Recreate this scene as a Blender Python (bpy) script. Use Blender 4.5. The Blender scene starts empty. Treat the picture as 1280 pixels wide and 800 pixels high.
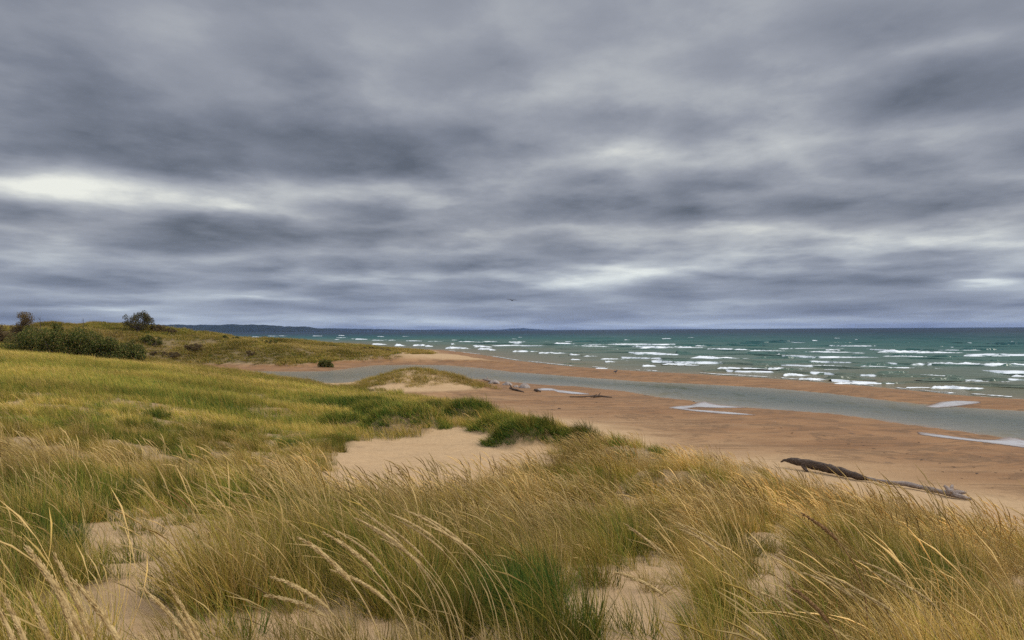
import bpy, math, random
import numpy as np
from mathutils import Matrix

RNG = np.random.default_rng(11)
random.seed(11)
sc = bpy.context.scene
COL = sc.collection
F = 1065.0                      # focal length in photo pixels (1280 wide)
EYE = np.array([0.0, 0.0, 5.0])

# ------------------------------------------------------------------ camera
pitch = math.atan(12.3 / F)
roll = math.atan(3.7 / 640)
fwd = np.array([0, math.cos(pitch), math.sin(pitch)])
up0 = np.array([0, -math.sin(pitch), math.cos(pitch)])
rt0 = np.array([1.0, 0, 0])
rt = math.cos(roll) * rt0 - math.sin(roll) * up0
up = math.cos(roll) * up0 + math.sin(roll) * rt0
cd = bpy.data.cameras.new('camera')
cam = bpy.data.objects.new('camera', cd)
COL.objects.link(cam)
cd.sensor_width = 36.0
cd.lens = 36.0 * F / 1280.0
cd.clip_start = 0.05
cd.clip_end = 60000
cam.matrix_world = Matrix(((rt[0], up[0], -fwd[0], EYE[0]), (rt[1], up[1], -fwd[1], EYE[1]),
                           (rt[2], up[2], -fwd[2], EYE[2]), (0, 0, 0, 1)))
sc.camera = cam


def ray(px, py):
    d = fwd + rt * (px - 640) / F - up * (py - 400) / F
    return d / d[1]              # per metre of depth


def flat(px, py, z=0.0):         # where a sight line meets the level z
    d = ray(px, py)
    t = (z - EYE[2]) / d[2]
    return EYE + d * t


# ------------------------------------------------------------------ helpers
def tag(o, label=None, cat=None, group=None, kind=None):
    if label: o['label'] = label
    if cat: o['category'] = cat
    if group: o['group'] = group
    if kind: o['kind'] = kind
    return o


def mesh_from(name, V, faces, mats=(), smooth=False, midx=None):
    me = bpy.data.meshes.new(name)
    V = np.asarray(V, dtype=np.float32)
    if isinstance(faces, np.ndarray):
        n, k = faces.shape
        me.vertices.add(len(V)); me.vertices.foreach_set('co', V.ravel())
        me.loops.add(n * k); me.loops.foreach_set('vertex_index', faces.astype(np.int32).ravel())
        me.polygons.add(n)
        me.polygons.foreach_set('loop_start', np.arange(0, n * k, k, dtype=np.int32))
        me.update(calc_edges=True)
    else:
        me.from_pydata(V.tolist(), [], faces)
        me.update()
    for m in mats: me.materials.append(m)
    if smooth:
        me.polygons.foreach_set('use_smooth', np.ones(len(me.polygons), dtype=bool))
    if midx is not None:
        me.polygons.foreach_set('material_index', np.asarray(midx, dtype=np.int32))
    return me


def add(name, me, parent=None, loc=(0, 0, 0)):
    o = bpy.data.objects.new(name, me)
    COL.objects.link(o)
    o.location = loc
    if parent is not None: o.parent = parent
    return o


def fattr(me, name, vals, dom='POINT'):
    a = me.attributes.new(name, 'FLOAT', dom)
    a.data.foreach_set('value', np.asarray(vals, dtype=np.float32))


class MB:                        # collects vertices and faces of ONE mesh
    def __init__(s): s.v = []; s.f = []; s.m = []; s.t = []; s.w = []
    def put(s, V, Fc, mat=0, tint=0.5, val=1.0):
        b = len(s.v)
        s.v.extend(np.asarray(V).tolist())
        s.f.extend([tuple(i + b for i in f) for f in Fc])
        s.m.extend([mat] * len(Fc)); s.w.extend([val] * len(V))
        if np.ndim(tint) == 0: s.t.extend([float(tint)] * len(V))
        else: s.t.extend([float(x) for x in tint])
    def mesh(s, name, mats, smooth=False):
        me = mesh_from(name, np.array(s.v).reshape(-1, 3), s.f, mats, smooth, s.m)
        fattr(me, 'tint', s.t); fattr(me, 'val', s.w)
        return me


def tube(P, R, n=6, rng=None, rough=0.0, flatten=1.0):
    P = np.asarray(P, float); R = np.asarray(R, float)
    T = np.gradient(P, axis=0)
    T /= np.linalg.norm(T, axis=1)[:, None] + 1e-9
    ref = np.array([0.13, 0.9, 0.42]) if abs(T[0][1]) < 0.8 else np.array([1.0, 0.1, 0.2])
    V = []
    for i in range(len(P)):
        a = np.cross(T[i], ref); a /= np.linalg.norm(a) + 1e-9
        b = np.cross(T[i], a)
        for k in range(n):
            th = 2 * math.pi * k / n
            r = R[i] * (1 + (rng.normal() * rough if rng is not None else 0))
            V.append(P[i] + r * (math.cos(th) * a + math.sin(th) * b * flatten))
    Fc = []
    for i in range(len(P) - 1):
        for k in range(n):
            k2 = (k + 1) % n
            Fc.append((i * n + k, i * n + k2, (i + 1) * n + k2, (i + 1) * n + k))
    Fc.append(tuple(range(n))[::-1]); Fc.append(tuple((len(P) - 1) * n + k for k in range(n)))
    return np.array(V), Fc


def smooth(a, b, x):
    t = np.clip((x - a) / (b - a), 0, 1)
    return t * t * (3 - 2 * t)


def hsh(i, j, s):
    n = (i.astype(np.int64) * 374761393 + j.astype(np.int64) * 668265263 + s * 1442695041) & 0xFFFFFFFF
    n = ((n ^ (n >> 13)) * 1274126177) & 0xFFFFFFFF
    return ((n ^ (n >> 16)) & 0xFFFF) / 65535.0


def vnoise(x, y, s=0):
    x = np.asarray(x, float); y = np.asarray(y, float)
    i = np.floor(x); j = np.floor(y)
    fx = x - i; fy = y - j
    fx = fx * fx * (3 - 2 * fx); fy = fy * fy * (3 - 2 * fy)
    a = hsh(i, j, s); b = hsh(i + 1, j, s); c = hsh(i, j + 1, s); d = hsh(i + 1, j + 1, s)
    return (a * (1 - fx) + b * fx) * (1 - fy) + (c * (1 - fx) + d * fx) * fy


def fbm(x, y, o=4, s=0):
    r = 0; a = 0.5; t = 0
    for k in range(o):
        r = r + a * vnoise(np.asarray(x) * 2 ** k + 17.3 * k, np.asarray(y) * 2 ** k - 9.1 * k, s + k); t += a; a *= 0.5
    return r / t


def seg_dist(X, Y, P, closed):
    P = np.asarray(P); n = len(P)
    best = np.full(X.shape, 1e12)
    for i in range(n if closed else n - 1):
        ax, ay = P[i]; bx, by = P[(i + 1) % n]
        dx, dy = bx - ax, by - ay
        t = np.clip(((X - ax) * dx + (Y - ay) * dy) / (dx * dx + dy * dy + 1e-12), 0, 1)
        best = np.minimum(best, (X - ax - t * dx) ** 2 + (Y - ay - t * dy) ** 2)
    return np.sqrt(best)


def inside(X, Y, P):
    P = np.asarray(P); n = len(P)
    r = np.zeros(X.shape, bool)
    for i in range(n):
        ax, ay = P[i]; bx, by = P[(i + 1) % n]
        if ay == by: continue
        c = (ay > Y) != (by > Y)
        r ^= c & (X < (bx - ax) * (Y - ay) / (by - ay) + ax)
    return r


# ------------------------------------------------------------------ materials
def mat(name):
    m = bpy.data.materials.new(name); m.use_nodes = True
    nt = m.node_tree; nt.nodes.clear()
    out = nt.nodes.new('ShaderNodeOutputMaterial')
    return m, nt, out


def N(nt, typ, **kw):
    n = nt.nodes.new(typ)
    for k, v in kw.items():
        if k in n.inputs: n.inputs[k].default_value = v
        else: setattr(n, k, v)
    return n


def ramp(nt, fac, stops, interp='LINEAR'):
    r = nt.nodes.new('ShaderNodeValToRGB')
    el = r.color_ramp.elements
    r.color_ramp.interpolation = interp
    while len(el) < len(stops): el.new(0.5)
    for e, (p, c) in zip(el, stops):
        e.position = p; e.color = (*c, 1) if len(c) == 3 else c
    if fac is not None: nt.links.new(fac, r.inputs[0])
    return r


def mth(nt, op, a, b=None, c=None, clamp=False):
    n = nt.nodes.new('ShaderNodeMath'); n.operation = op; n.use_clamp = clamp
    for i, v in enumerate((a, b, c)):
        if v is None: continue
        if isinstance(v, (int, float)): n.inputs[i].default_value = v
        else: nt.links.new(v, n.inputs[i])
    return n.outputs[0]


def mixc(nt, fac, a, b, blend='MIX'):
    n = nt.nodes.new('ShaderNodeMix'); n.data_type = 'RGBA'; n.blend_type = blend
    for s, v in ((n.inputs[0], fac), (n.inputs[6], a), (n.inputs[7], b)):
        if isinstance(v, (int, float)): s.default_value = v
        elif isinstance(v, tuple): s.default_value = (*v, 1) if len(v) == 3 else v
        else: nt.links.new(v, s)
    return n.outputs[2]


def noise(nt, vec, scale, detail=4, rough=0.5, dist=0.0):
    n = N(nt, 'ShaderNodeTexNoise')
    n.inputs['Scale'].default_value = scale; n.inputs['Detail'].default_value = detail
    n.inputs['Roughness'].default_value = rough; n.inputs['Distortion'].default_value = dist
    if vec is not None: nt.links.new(vec, n.inputs['Vector'])
    return n.outputs['Fac']


def mapping(nt, vec, scale=(1, 1, 1), rot=(0, 0, 0)):
    n = N(nt, 'ShaderNodeMapping')
    n.inputs['Scale'].default_value = scale; n.inputs['Rotation'].default_value = rot
    nt.links.new(vec, n.inputs['Vector'])
    return n.outputs[0]


def attr(nt, name, typ='GEOMETRY'):
    n = N(nt, 'ShaderNodeAttribute'); n.attribute_name = name; n.attribute_type = typ
    return n.outputs['Fac']


def simple(name, stops, scale=8.0, rough=0.85, bump=0.3, stretch=(1, 1, 1), spec=0.2):
    m, nt, out = mat(name)
    tc = N(nt, 'ShaderNodeTexCoord').outputs['Object']
    v = mapping(nt, tc, stretch)
    f = noise(nt, v, scale, 5, 0.6)
    c = ramp(nt, f, stops).outputs[0]
    b = N(nt, 'ShaderNodeBsdfPrincipled'); b.inputs['Roughness'].default_value = rough
    b.inputs['Specular IOR Level'].default_value = spec
    nt.links.new(c, b.inputs['Base Color'])
    bp = N(nt, 'ShaderNodeBump'); bp.inputs['Strength'].default_value = bump; bp.inputs['Distance'].default_value = 0.02
    nt.links.new(noise(nt, v, scale * 3, 4, 0.6), bp.inputs['Height']); nt.links.new(bp.outputs[0], b.inputs['Normal'])
    nt.links.new(b.outputs[0], out.inputs[0])
    return m


# sand
M_SAND, nt, out = mat('sand')
pos = N(nt, 'ShaderNodeNewGeometry').outputs['Position']
damp = attr(nt, 'damp'); litter = attr(nt, 'litter')
n1 = noise(nt, pos, 0.35, 5, 0.6); n2 = noise(nt, pos, 6.0, 5, 0.65); n3 = noise(nt, mapping(nt, pos, (0.10, 0.34, 1), (0, 0, 0.35)), 1.0, 7, 0.68, 0.9)
n4 = noise(nt, pos, 90.0, 3, 0.7)
dry = ramp(nt, n2, [(0.25, (0.40, 0.26, 0.13)), (0.75, (0.52, 0.35, 0.185))]).outputs[0]
wet = ramp(nt, n1, [(0.3, (0.21, 0.10, 0.035)), (0.7, (0.31, 0.158, 0.06))]).outputs[0]
dfac = mth(nt, 'ADD', damp, mth(nt, 'MULTIPLY', mth(nt, 'SUBTRACT', n3, 0.5), 1.15), clamp=True)
c = mixc(nt, dfac, dry, wet)
lit_n = mth(nt, 'MULTIPLY', litter, mth(nt, 'MULTIPLY_ADD', noise(nt, pos, 9.0, 4, 0.7), 1.6, -0.3), clamp=True)
c = mixc(nt, lit_n, c, (0.17, 0.122, 0.052))
sp = ramp(nt, n4, [(0.62, (0, 0, 0)), (0.72, (1, 1, 1))]).outputs[0]
c = mixc(nt, mth(nt, 'MULTIPLY', sp, 0.35), c, (0.16, 0.10, 0.055))
vo = N(nt, 'ShaderNodeTexVoronoi'); vo.inputs['Scale'].default_value = 1.0; nt.links.new(mapping(nt, pos, (0.8, 0.4, 1)), vo.inputs['Vector'])
spk = ramp(nt, vo.outputs['Distance'], [(0.05, (1, 1, 1)), (0.15, (0, 0, 0))]).outputs[0]
spk = mth(nt, 'MULTIPLY', spk, ramp(nt, noise(nt, mapping(nt, pos, (0.09, 0.3, 1)), 1.0, 3, 0.6), [(0.48, (0, 0, 0)), (0.6, (1, 1, 1))]).outputs[0])
c = mixc(nt, mth(nt, 'MULTIPLY', spk, 0.85), c, (0.09, 0.055, 0.03))
bandn = noise(nt, mapping(nt, pos, (0.2, 0.36, 1), (0, 0, 0.55)), 1.0, 6, 0.7, 1.6)
c = mixc(nt, mth(nt, 'MULTIPLY', ramp(nt, bandn, [(0.5, (0, 0, 0)), (0.56, (1, 1, 1)), (0.62, (0, 0, 0))]).outputs[0], mth(nt, 'MULTIPLY', damp, 0.75)), c, (0.12, 0.065, 0.025))
b = N(nt, 'ShaderNodeBsdfPrincipled'); nt.links.new(c, b.inputs['Base Color'])
b.inputs['Specular IOR Level'].default_value = 0.25
nt.links.new(mth(nt, 'MULTIPLY_ADD', damp, -0.3, 0.95), b.inputs['Roughness'])
bp = N(nt, 'ShaderNodeBump'); bp.inputs['Strength'].default_value = 0.8; bp.inputs['Distance'].default_value = 0.10
hgt = mth(nt, 'ADD', noise(nt, pos, 2.2, 6, 0.65), mth(nt, 'MULTIPLY', noise(nt, pos, 14.0, 4, 0.6), 0.3))
nt.links.new(hgt, bp.inputs['Height']); nt.links.new(bp.outputs[0], b.inputs['Normal'])
nt.links.new(b.outputs[0], out.inputs[0])


def grass_mat(name, stops, spread=0.85, trans=0.35):
    m, nt, out = mat(name)
    hue = attr(nt, 'hue', 'INSTANCER'); tint = attr(nt, 'tint')
    val = attr(nt, 'lum', 'INSTANCER')
    f = mth(nt, 'ADD', hue, mth(nt, 'MULTIPLY', mth(nt, 'SUBTRACT', tint, 0.5), spread), clamp=True)
    c = ramp(nt, f, stops).outputs[0]
    vm = N(nt, 'ShaderNodeVectorMath'); vm.operation = 'SCALE'
    nt.links.new(c, vm.inputs[0]); nt.links.new(mth(nt, 'MULTIPLY', val, attr(nt, 'val')), vm.inputs['Scale'])
    c = vm.outputs[0]
    d = N(nt, 'ShaderNodeBsdfDiffuse'); t = N(nt, 'ShaderNodeBsdfTranslucent')
    nt.links.new(c, d.inputs[0]); nt.links.new(c, t.inputs[0])
    mx = N(nt, 'ShaderNodeMixShader'); mx.inputs[0].default_value = trans
    nt.links.new(d.outputs[0], mx.inputs[1]); nt.links.new(t.outputs[0], mx.inputs[2])
    nt.links.new(mx.outputs[0], out.inputs[0])
    return m


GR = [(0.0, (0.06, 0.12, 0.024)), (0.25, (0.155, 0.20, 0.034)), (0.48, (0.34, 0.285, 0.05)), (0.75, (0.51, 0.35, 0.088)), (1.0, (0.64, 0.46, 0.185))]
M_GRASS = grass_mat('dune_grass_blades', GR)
M_STALK = simple('straw_seed_stalk', [(0.3, (0.36, 0.235, 0.085)), (0.7, (0.58, 0.42, 0.19))], 40, 0.8, 0.3)
M_STALKB = simple('brown_seed_stalk', [(0.3, (0.16, 0.085, 0.03)), (0.7, (0.30, 0.17, 0.07))], 40, 0.8, 0.3)


def leaf_mat(name, stops, trans=0.25):
    m, nt, out = mat(name)
    c = ramp(nt, attr(nt, 'tint'), stops).outputs[0]
    d = N(nt, 'ShaderNodeBsdfDiffuse'); t = N(nt, 'ShaderNodeBsdfTranslucent')
    nt.links.new(c, d.inputs[0]); nt.links.new(c, t.inputs[0])
    mx = N(nt, 'ShaderNodeMixShader'); mx.inputs[0].default_value = trans
    nt.links.new(d.outputs[0], mx.inputs[1]); nt.links.new(t.outputs[0], mx.inputs[2])
    nt.links.new(mx.outputs[0], out.inputs[0])
    return m


M_LEAF = leaf_mat('shrub_leaves', [(0, (0.035, 0.055, 0.016)), (0.5, (0.11, 0.13, 0.035)), (0.85, (0.23, 0.21, 0.06)), (1, (0.34, 0.19, 0.08))])
M_LEAFB = leaf_mat('russet_leaves', [(0, (0.08, 0.055, 0.035)), (0.6, (0.18, 0.125, 0.06)), (1, (0.24, 0.19, 0.08))])
M_LEAFT = leaf_mat('autumn_tree_leaves', [(0, (0.05, 0.05, 0.02)), (0.6, (0.10, 0.09, 0.04)), (1, (0.17, 0.12, 0.06))])
M_TWIG = simple('twig_bark', [(0.3, (0.06, 0.045, 0.035)), (0.7, (0.13, 0.10, 0.08))], 5)
M_WOOD = simple('dark_driftwood', [(0.3, (0.03, 0.02, 0.014)), (0.5, (0.085, 0.058, 0.04)), (0.75, (0.17, 0.13, 0.10))], 5, 0.85, 1.0, (0.8, 2.5, 9))
M_WOODP = simple('pale_driftwood', [(0.3, (0.16, 0.11, 0.08)), (0.55, (0.30, 0.24, 0.20)), (0.8, (0.52, 0.47, 0.42))], 6, 0.85, 0.8, (1, 6, 6))
M_ROCK = simple('beach_rock', [(0.3, (0.16, 0.13, 0.11)), (0.7, (0.40, 0.34, 0.29))], 3, 0.9, 0.6)
M_GULLD = simple('gull_dark_feathers', [(0.3, (0.04, 0.04, 0.045)), (0.7, (0.10, 0.10, 0.11))], 9)
M_GULLW = simple('gull_pale_feathers', [(0.3, (0.35, 0.35, 0.36)), (0.7, (0.6, 0.6, 0.6))], 9)
M_BEAK = simple('beak_horn', [(0.3, (0.45, 0.25, 0.04)), (0.7, (0.6, 0.35, 0.06))], 9)
M_HEAD = simple('wooded_headland', [(0.35, (0.010, 0.018, 0.02)), (0.65, (0.022, 0.032, 0.028))], 0.02, 0.95, 0.0)

# water
def water_mat(name, stops, far, attrname, rip, bstr, fmax, rough=0.12, pat=((0.035, 0.016), (0.16, 0.06)), con=1.7):
    m, nt, out = mat(name)
    pos = N(nt, 'ShaderNodeNewGeometry').outputs['Position']
    s = mth(nt, 'DIVIDE', attr(nt, attrname), far, clamp=True)
    s = mth(nt, 'POWER', s, 0.5)
    s2 = mth(nt, 'ADD', s, mth(nt, 'MULTIPLY', mth(nt, 'SUBTRACT', noise(nt, mapping(nt, pos, (0.02, 0.09, 1)), 1.0, 4, 0.6), 0.5), 0.16), clamp=True)
    c = ramp(nt, s2, stops).outputs[0]
    h = None
    for (sx, sy, a) in rip:
        k = mth(nt, 'MULTIPLY', noise(nt, mapping(nt, pos, (sx, sy, 1), (0, 0, 0.12)), 1.0, 3, 0.55, 0.3), a)
        h = k if h is None else mth(nt, 'ADD', h, k)
    bp = N(nt, 'ShaderNodeBump'); bp.inputs['Strength'].default_value = bstr; bp.inputs['Distance'].default_value = 1.0
    nt.links.new(h, bp.inputs['Height'])
    d = N(nt, 'ShaderNodeBsdfDiffuse'); nt.links.new(c, d.inputs[0]); nt.links.new(bp.outputs[0], d.inputs['Normal'])
    g = N(nt, 'ShaderNodeBsdfGlossy'); g.inputs['Roughness'].default_value = rough
    g.inputs['Color'].default_value = (0.95, 0.97, 0.95, 1)
    nt.links.new(bp.outputs[0], g.inputs['Normal'])
    fr = N(nt, 'ShaderNodeFresnel'); fr.inputs['IOR'].default_value = 1.33; nt.links.new(bp.outputs[0], fr.inputs['Normal'])
    wv = mth(nt, 'ADD', noise(nt, mapping(nt, pos, (*pat[0], 1)), 1.0, 4, 0.65), mth(nt, 'MULTIPLY', noise(nt, mapping(nt, pos, (*pat[1], 1)), 1.0, 3, 0.6), 0.8))
    ff = mth(nt, 'MULTIPLY', mth(nt, 'MINIMUM', fr.outputs[0], fmax), mth(nt, 'MULTIPLY_ADD', wv, con, 1.03 - con * 0.9, clamp=True))
    mx = N(nt, 'ShaderNodeMixShader'); nt.links.new(ff, mx.inputs[0])
    nt.links.new(d.outputs[0], mx.inputs[1]); nt.links.new(g.outputs[0], mx.inputs[2])
    nt.links.new(mx.outputs[0], out.inputs[0])
    return m


M_LAKE = water_mat('lake_water', [(0.0, (0.20, 0.15, 0.085)), (0.12, (0.12, 0.125, 0.08)), (0.25, (0.065, 0.115, 0.085)), (0.40, (0.016, 0.082, 0.070)),
                                  (0.62, (0.006, 0.046, 0.056)), (1.0, (0.005, 0.019, 0.034))], 900.0, 'shore', [(0.25, 0.7, 0.35), (1.1, 2.6, 0.12)], 0.9, 0.22)
M_CREEK = water_mat('creek_water', [(0.0, (0.28, 0.19, 0.11)), (0.3, (0.20, 0.175, 0.12)), (1.0, (0.075, 0.085, 0.055))], 6.0, 'shore', [(0.55, 1.3, 0.26), (2.2, 4.5, 0.05)], 1.0, 0.42, 0.12, ((0.12, 0.10), (1.5, 0.55)), 3.2)
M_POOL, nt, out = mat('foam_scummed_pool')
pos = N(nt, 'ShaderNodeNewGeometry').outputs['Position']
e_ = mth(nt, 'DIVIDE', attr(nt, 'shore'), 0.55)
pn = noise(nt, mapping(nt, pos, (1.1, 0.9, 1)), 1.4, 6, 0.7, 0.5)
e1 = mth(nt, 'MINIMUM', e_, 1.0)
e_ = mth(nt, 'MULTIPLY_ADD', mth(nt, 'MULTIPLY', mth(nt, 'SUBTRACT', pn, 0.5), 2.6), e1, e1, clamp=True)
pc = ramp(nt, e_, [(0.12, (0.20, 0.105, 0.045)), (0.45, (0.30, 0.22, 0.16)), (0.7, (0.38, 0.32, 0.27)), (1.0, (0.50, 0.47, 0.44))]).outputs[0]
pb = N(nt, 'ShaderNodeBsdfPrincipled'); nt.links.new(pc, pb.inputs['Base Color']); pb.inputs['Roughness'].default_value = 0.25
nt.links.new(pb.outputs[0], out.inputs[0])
# the lake's own foam: breaking crests and the wash, laced by noise
nt = M_LAKE.node_tree
out = [n for n in nt.nodes if n.type == 'OUTPUT_MATERIAL'][0]
water_ = out.inputs[0].links[0].from_socket
pos = N(nt, 'ShaderNodeNewGeometry').outputs['Position']
fn = noise(nt, mapping(nt, pos, (0.55, 1.5, 2.0)), 1.0, 6, 0.68, 0.4)
fz = mth(nt, 'MULTIPLY_ADD', mth(nt, 'SUBTRACT', fn, 0.5), 2.0, attr(nt, 'foam'))
ff_ = ramp(nt, fz, [(0.38, (0, 0, 0)), (0.72, (1, 1, 1))]).outputs[0]
fcol = ramp(nt, fz, [(0.45, (0.52, 0.56, 0.55)), (0.9, (0.82, 0.84, 0.83))]).outputs[0]
fd_ = N(nt, 'ShaderNodeBsdfDiffuse'); nt.links.new(fcol, fd_.inputs[0])
fmx = N(nt, 'ShaderNodeMixShader'); nt.links.new(ff_, fmx.inputs[0]); nt.links.new(water_, fmx.inputs[1]); nt.links.new(fd_.outputs[0], fmx.inputs[2])
nt.links.new(fmx.outputs[0], out.inputs[0])

# ------------------------------------------------------------------ terrain
SHORE = [flat(*p)[:2] for p in [(420, 429), (450, 433), (500, 435), (560, 438), (600, 443), (640, 450), (700, 457), (760, 461.5), (800, 464), (860, 467),
                                (960, 473), (1040, 479), (1140, 488), (1200, 494), (1280, 499), (1500, 514)]]
LAND_TAIL = [(-110, 400), (-210, 480), (-420, 600), (-1200, 1000), (-4000, 2600), (-16000, 9000)]
LAKE = [tuple(p) for p in LAND_TAIL[::-1]] + [tuple(p) for p in SHORE] + [(120, 30), (400, -60), (3000, -900), (16000, -5000), (16000, 20000), (-16000, 20000)]
CREEK = [tuple(flat(*p)[:2]) for p in
         [(250, 463), (370, 464.5), (410, 464), (440, 460), (470, 456.5), (520, 456), (560, 456.5), (600, 460), (640, 465), (690, 468.5), (720, 471), (800, 477),
          (880, 480.5), (960, 485), (1040, 492), (1120, 502), (1160, 506.5), (1200, 509), (1280, 514), (1500, 530),
          (1500, 590), (1280, 551), (1220, 542), (1160, 533), (1100, 525), (1040, 517), (960, 511), (920, 508), (880, 504), (860, 500), (820, 496), (780, 489),
          (720, 483), (680, 481), (640, 478), (600, 474.5), (520, 473.5), (470, 476), (430, 480), (380, 482), (300, 480)]]

CP = np.array([
    (0, 0, 3.35), (-4, 0, 3.4), (4, 0, 3.2), (0, -6, 3.2), (-8, -4, 3.4), (8, -4, 2.8),
    (-4, 5, 3.35), (-1.5, 5, 3.28), (1.5, 5, 3.15), (4, 5, 2.95), (7, 5, 2.55),
    (-5.5, 8.5, 3.25), (-2.5, 8.5, 3.05), (0, 8.5, 2.85), (2.5, 8, 2.75), (5, 8.5, 2.4), (8, 8.5, 2.0),
    (-8, 12, 3.1), (-4.2, 11.5, 2.85), (-1, 11.5, 2.42), (2, 12, 2.3), (5, 12.5, 2.0), (8.5, 12.5, 1.6),
    (-4.2, 21, 1.7), (-4, 24, 1.6), (-1, 25, 1.55), (1.1, 24, 1.5), (-2, 17, 1.75), (1, 17, 1.8), (-5, 15.5, 2.3),
    (-4, 31, 1.6), (-1.3, 33.5, 1.55), (0.5, 28.5, 1.55), (1.7, 28, 1.4),
    (4, 17, 1.75), (6.8, 17, 1.45), (3.5, 22, 1.35), (6, 22.5, 1.0), (4.8, 28, 0.75), (2.8, 32, 0.85), (1, 38, 0.8), (0, 43, 0.6), (-3.7, 50, 0.6), (-10, 55, 0.65),
    (-14, 62, 0.85), (-19.8, 62, 1.75), (-24.8, 60, 2.45), (-29.4, 58, 3.05), (-33, 55, 3.55), (-45, 55, 4.2),
    (-15, 25, 2.95), (-14.2, 28, 2.75), (-12.4, 30, 2.35), (-17.3, 42, 2.35), (-11.5, 36, 1.9), (-15.3, 48, 1.8), (-9.5, 42, 1.1), (-7.2, 32, 1.4), (-8, 25, 2.0),
    (-7.4, 18, 2.6), (-8.1, 16, 2.9), (-9.6, 16, 3.05), (-22, 45, 2.7), (-25, 38, 3.1),
    (-22, 74, 1.8), (-30, 76, 2.3), (-38, 75, 3.2), (-16, 74, 0.5), (-34, 68, 2.9), (-30, 67, 2.55), (-38.4, 66, 3.5),
    (-68, 140, 5.9), (-60, 135, 5.5), (-53.7, 130, 5.0), (-50, 140, 4.0), (-43.6, 150, 3.3), (-27.6, 140, 2.0), (-20.7, 130, 1.2), (-76, 140, 5.6), (-36.6, 100, 1.5), (-49, 115, 3.7),
    (-29, 107, 0.4), (-35.7, 112, 1.5), (-27, 120, 1.3), (-20, 113, 0.4), (-23.7, 108, 0.4), (-40.5, 108, 2.4), (-46, 108, 3.2), (-38.8, 95, 2.0), (-33, 118, 1.7),
    (-60, 170, 3), (-40, 180, 2), (-25, 165, 1), (-100, 170, 5), (-90, 120, 5.5), (-80, 90, 4.8), (-60, 75, 4.4), (-120, 60, 5), (-150, 250, 3), (-60, 40, 4.4),
    (-60, 10, 4), (-40, 0, 3.8), (-30, 20, 3.6), (-60, 230, 1), (-100, 300, 1), (-300, 200, 4), (-300, -50, 4), (-60, -60, 4), (0, -60, 3),
    (-7.7, 68, 1.75), (-10, 68, 1.4), (-5, 68, 1.3), (-12.4, 66, 0.55), (-2.3, 68, 0.45), (-7, 62.5, 0.5), (-3, 63, 0.45), (-8, 76, 0.3),
    (0, 50, 0.4), (5, 45, 0.4), (10, 38, 0.42), (15, 30, 0.45), (20, 22, 0.5), (25, 15, 0.6), (20, 40, 0.35), (30, 30, 0.4), (10, 55, 0.3), (0, 65, 0.3), (40, 25, 0.4),
    (35, 10, 0.6), (20, 5, 1.2), (25, -10, 1.5), (12, 5, 1.9), (60, 0, 0.5), (9.5, 29, 0.52), (12, 22, 0.58), (11.8, 16.5, 0.85), (7.5, 31, 0.5),
    (60, 60, 0.4), (0, 110, 0.4), (-20, 200, 0.5), (100, 20, 0.4), (100, 100, 0.4), (200, 0, 0.4), (200, 100, 0.3), (0, 200, 0.4)], float)


def tpk(r2): return r2 * np.log(r2 + 1e-9) * 0.5


_sc = 20.0
cx = CP[:, :2] / _sc
r2 = ((cx[:, None] - cx[None]) ** 2).sum(-1)
n = len(CP)
A = np.zeros((n + 3, n + 3))
A[:n, :n] = tpk(r2) + np.eye(n) * 0.0008
A[:n, n] = 1; A[:n, n + 1:] = cx; A[n, :n] = 1; A[n + 1:, :n] = cx.T
W = np.linalg.solve(A, np.concatenate([CP[:, 2], np.zeros(3)]))

HUM = []                         # grassy hummocks round the blowout: x, y, radius, height
for (px, py, d, r, h) in [(430, 546, 31, 0.9, 0.3), (505, 544, 29.5, 1.4, 0.5), (470, 526, 34, 1.1, 0.4), (590, 527, 33, 1.1, 0.45), (545, 514, 37, 1.2, 0.4),
                          (660, 551, 26, 1.1, 0.45), (722, 556, 26, 0.8, 0.3), (628, 540, 29, 0.9, 0.3), (420, 508, 40, 2.0, 0.3), (480, 507, 40, 1.8, 0.3),
                          (800, 570, 23, 1.6, 0.3), (900, 585, 20, 1.6, 0.3), (850, 600, 17, 1.4, 0.25)]:
    q = EYE + ray(px, py) * d
    HUM.append((q[0], q[1], r, h))


def rbf(X, Y):
    x = X.ravel() / _sc; y = Y.ravel() / _sc
    r = W[n] + W[n + 1] * x + W[n + 2] * y
    for i in range(n):
        r = r + W[i] * tpk((x - cx[i, 0]) ** 2 + (y - cx[i, 1]) ** 2)
    r = r.reshape(X.shape)
    far = smooth(180, 330, np.hypot(X, Y - 60))
    return np.clip(r, 0.3, 7) * (1 - far) + 1.2 * far


def water_dist(X, Y):
    """distance on land to lake and creek (negative inside the water)"""
    dl = seg_dist(X, Y, LAKE, True) * np.where(inside(X, Y, LAKE), -1, 1)
    dc = seg_dist(X, Y, CREEK, True) * np.where(inside(X, Y, CREEK), -1, 1)
    return dl, dc


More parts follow.
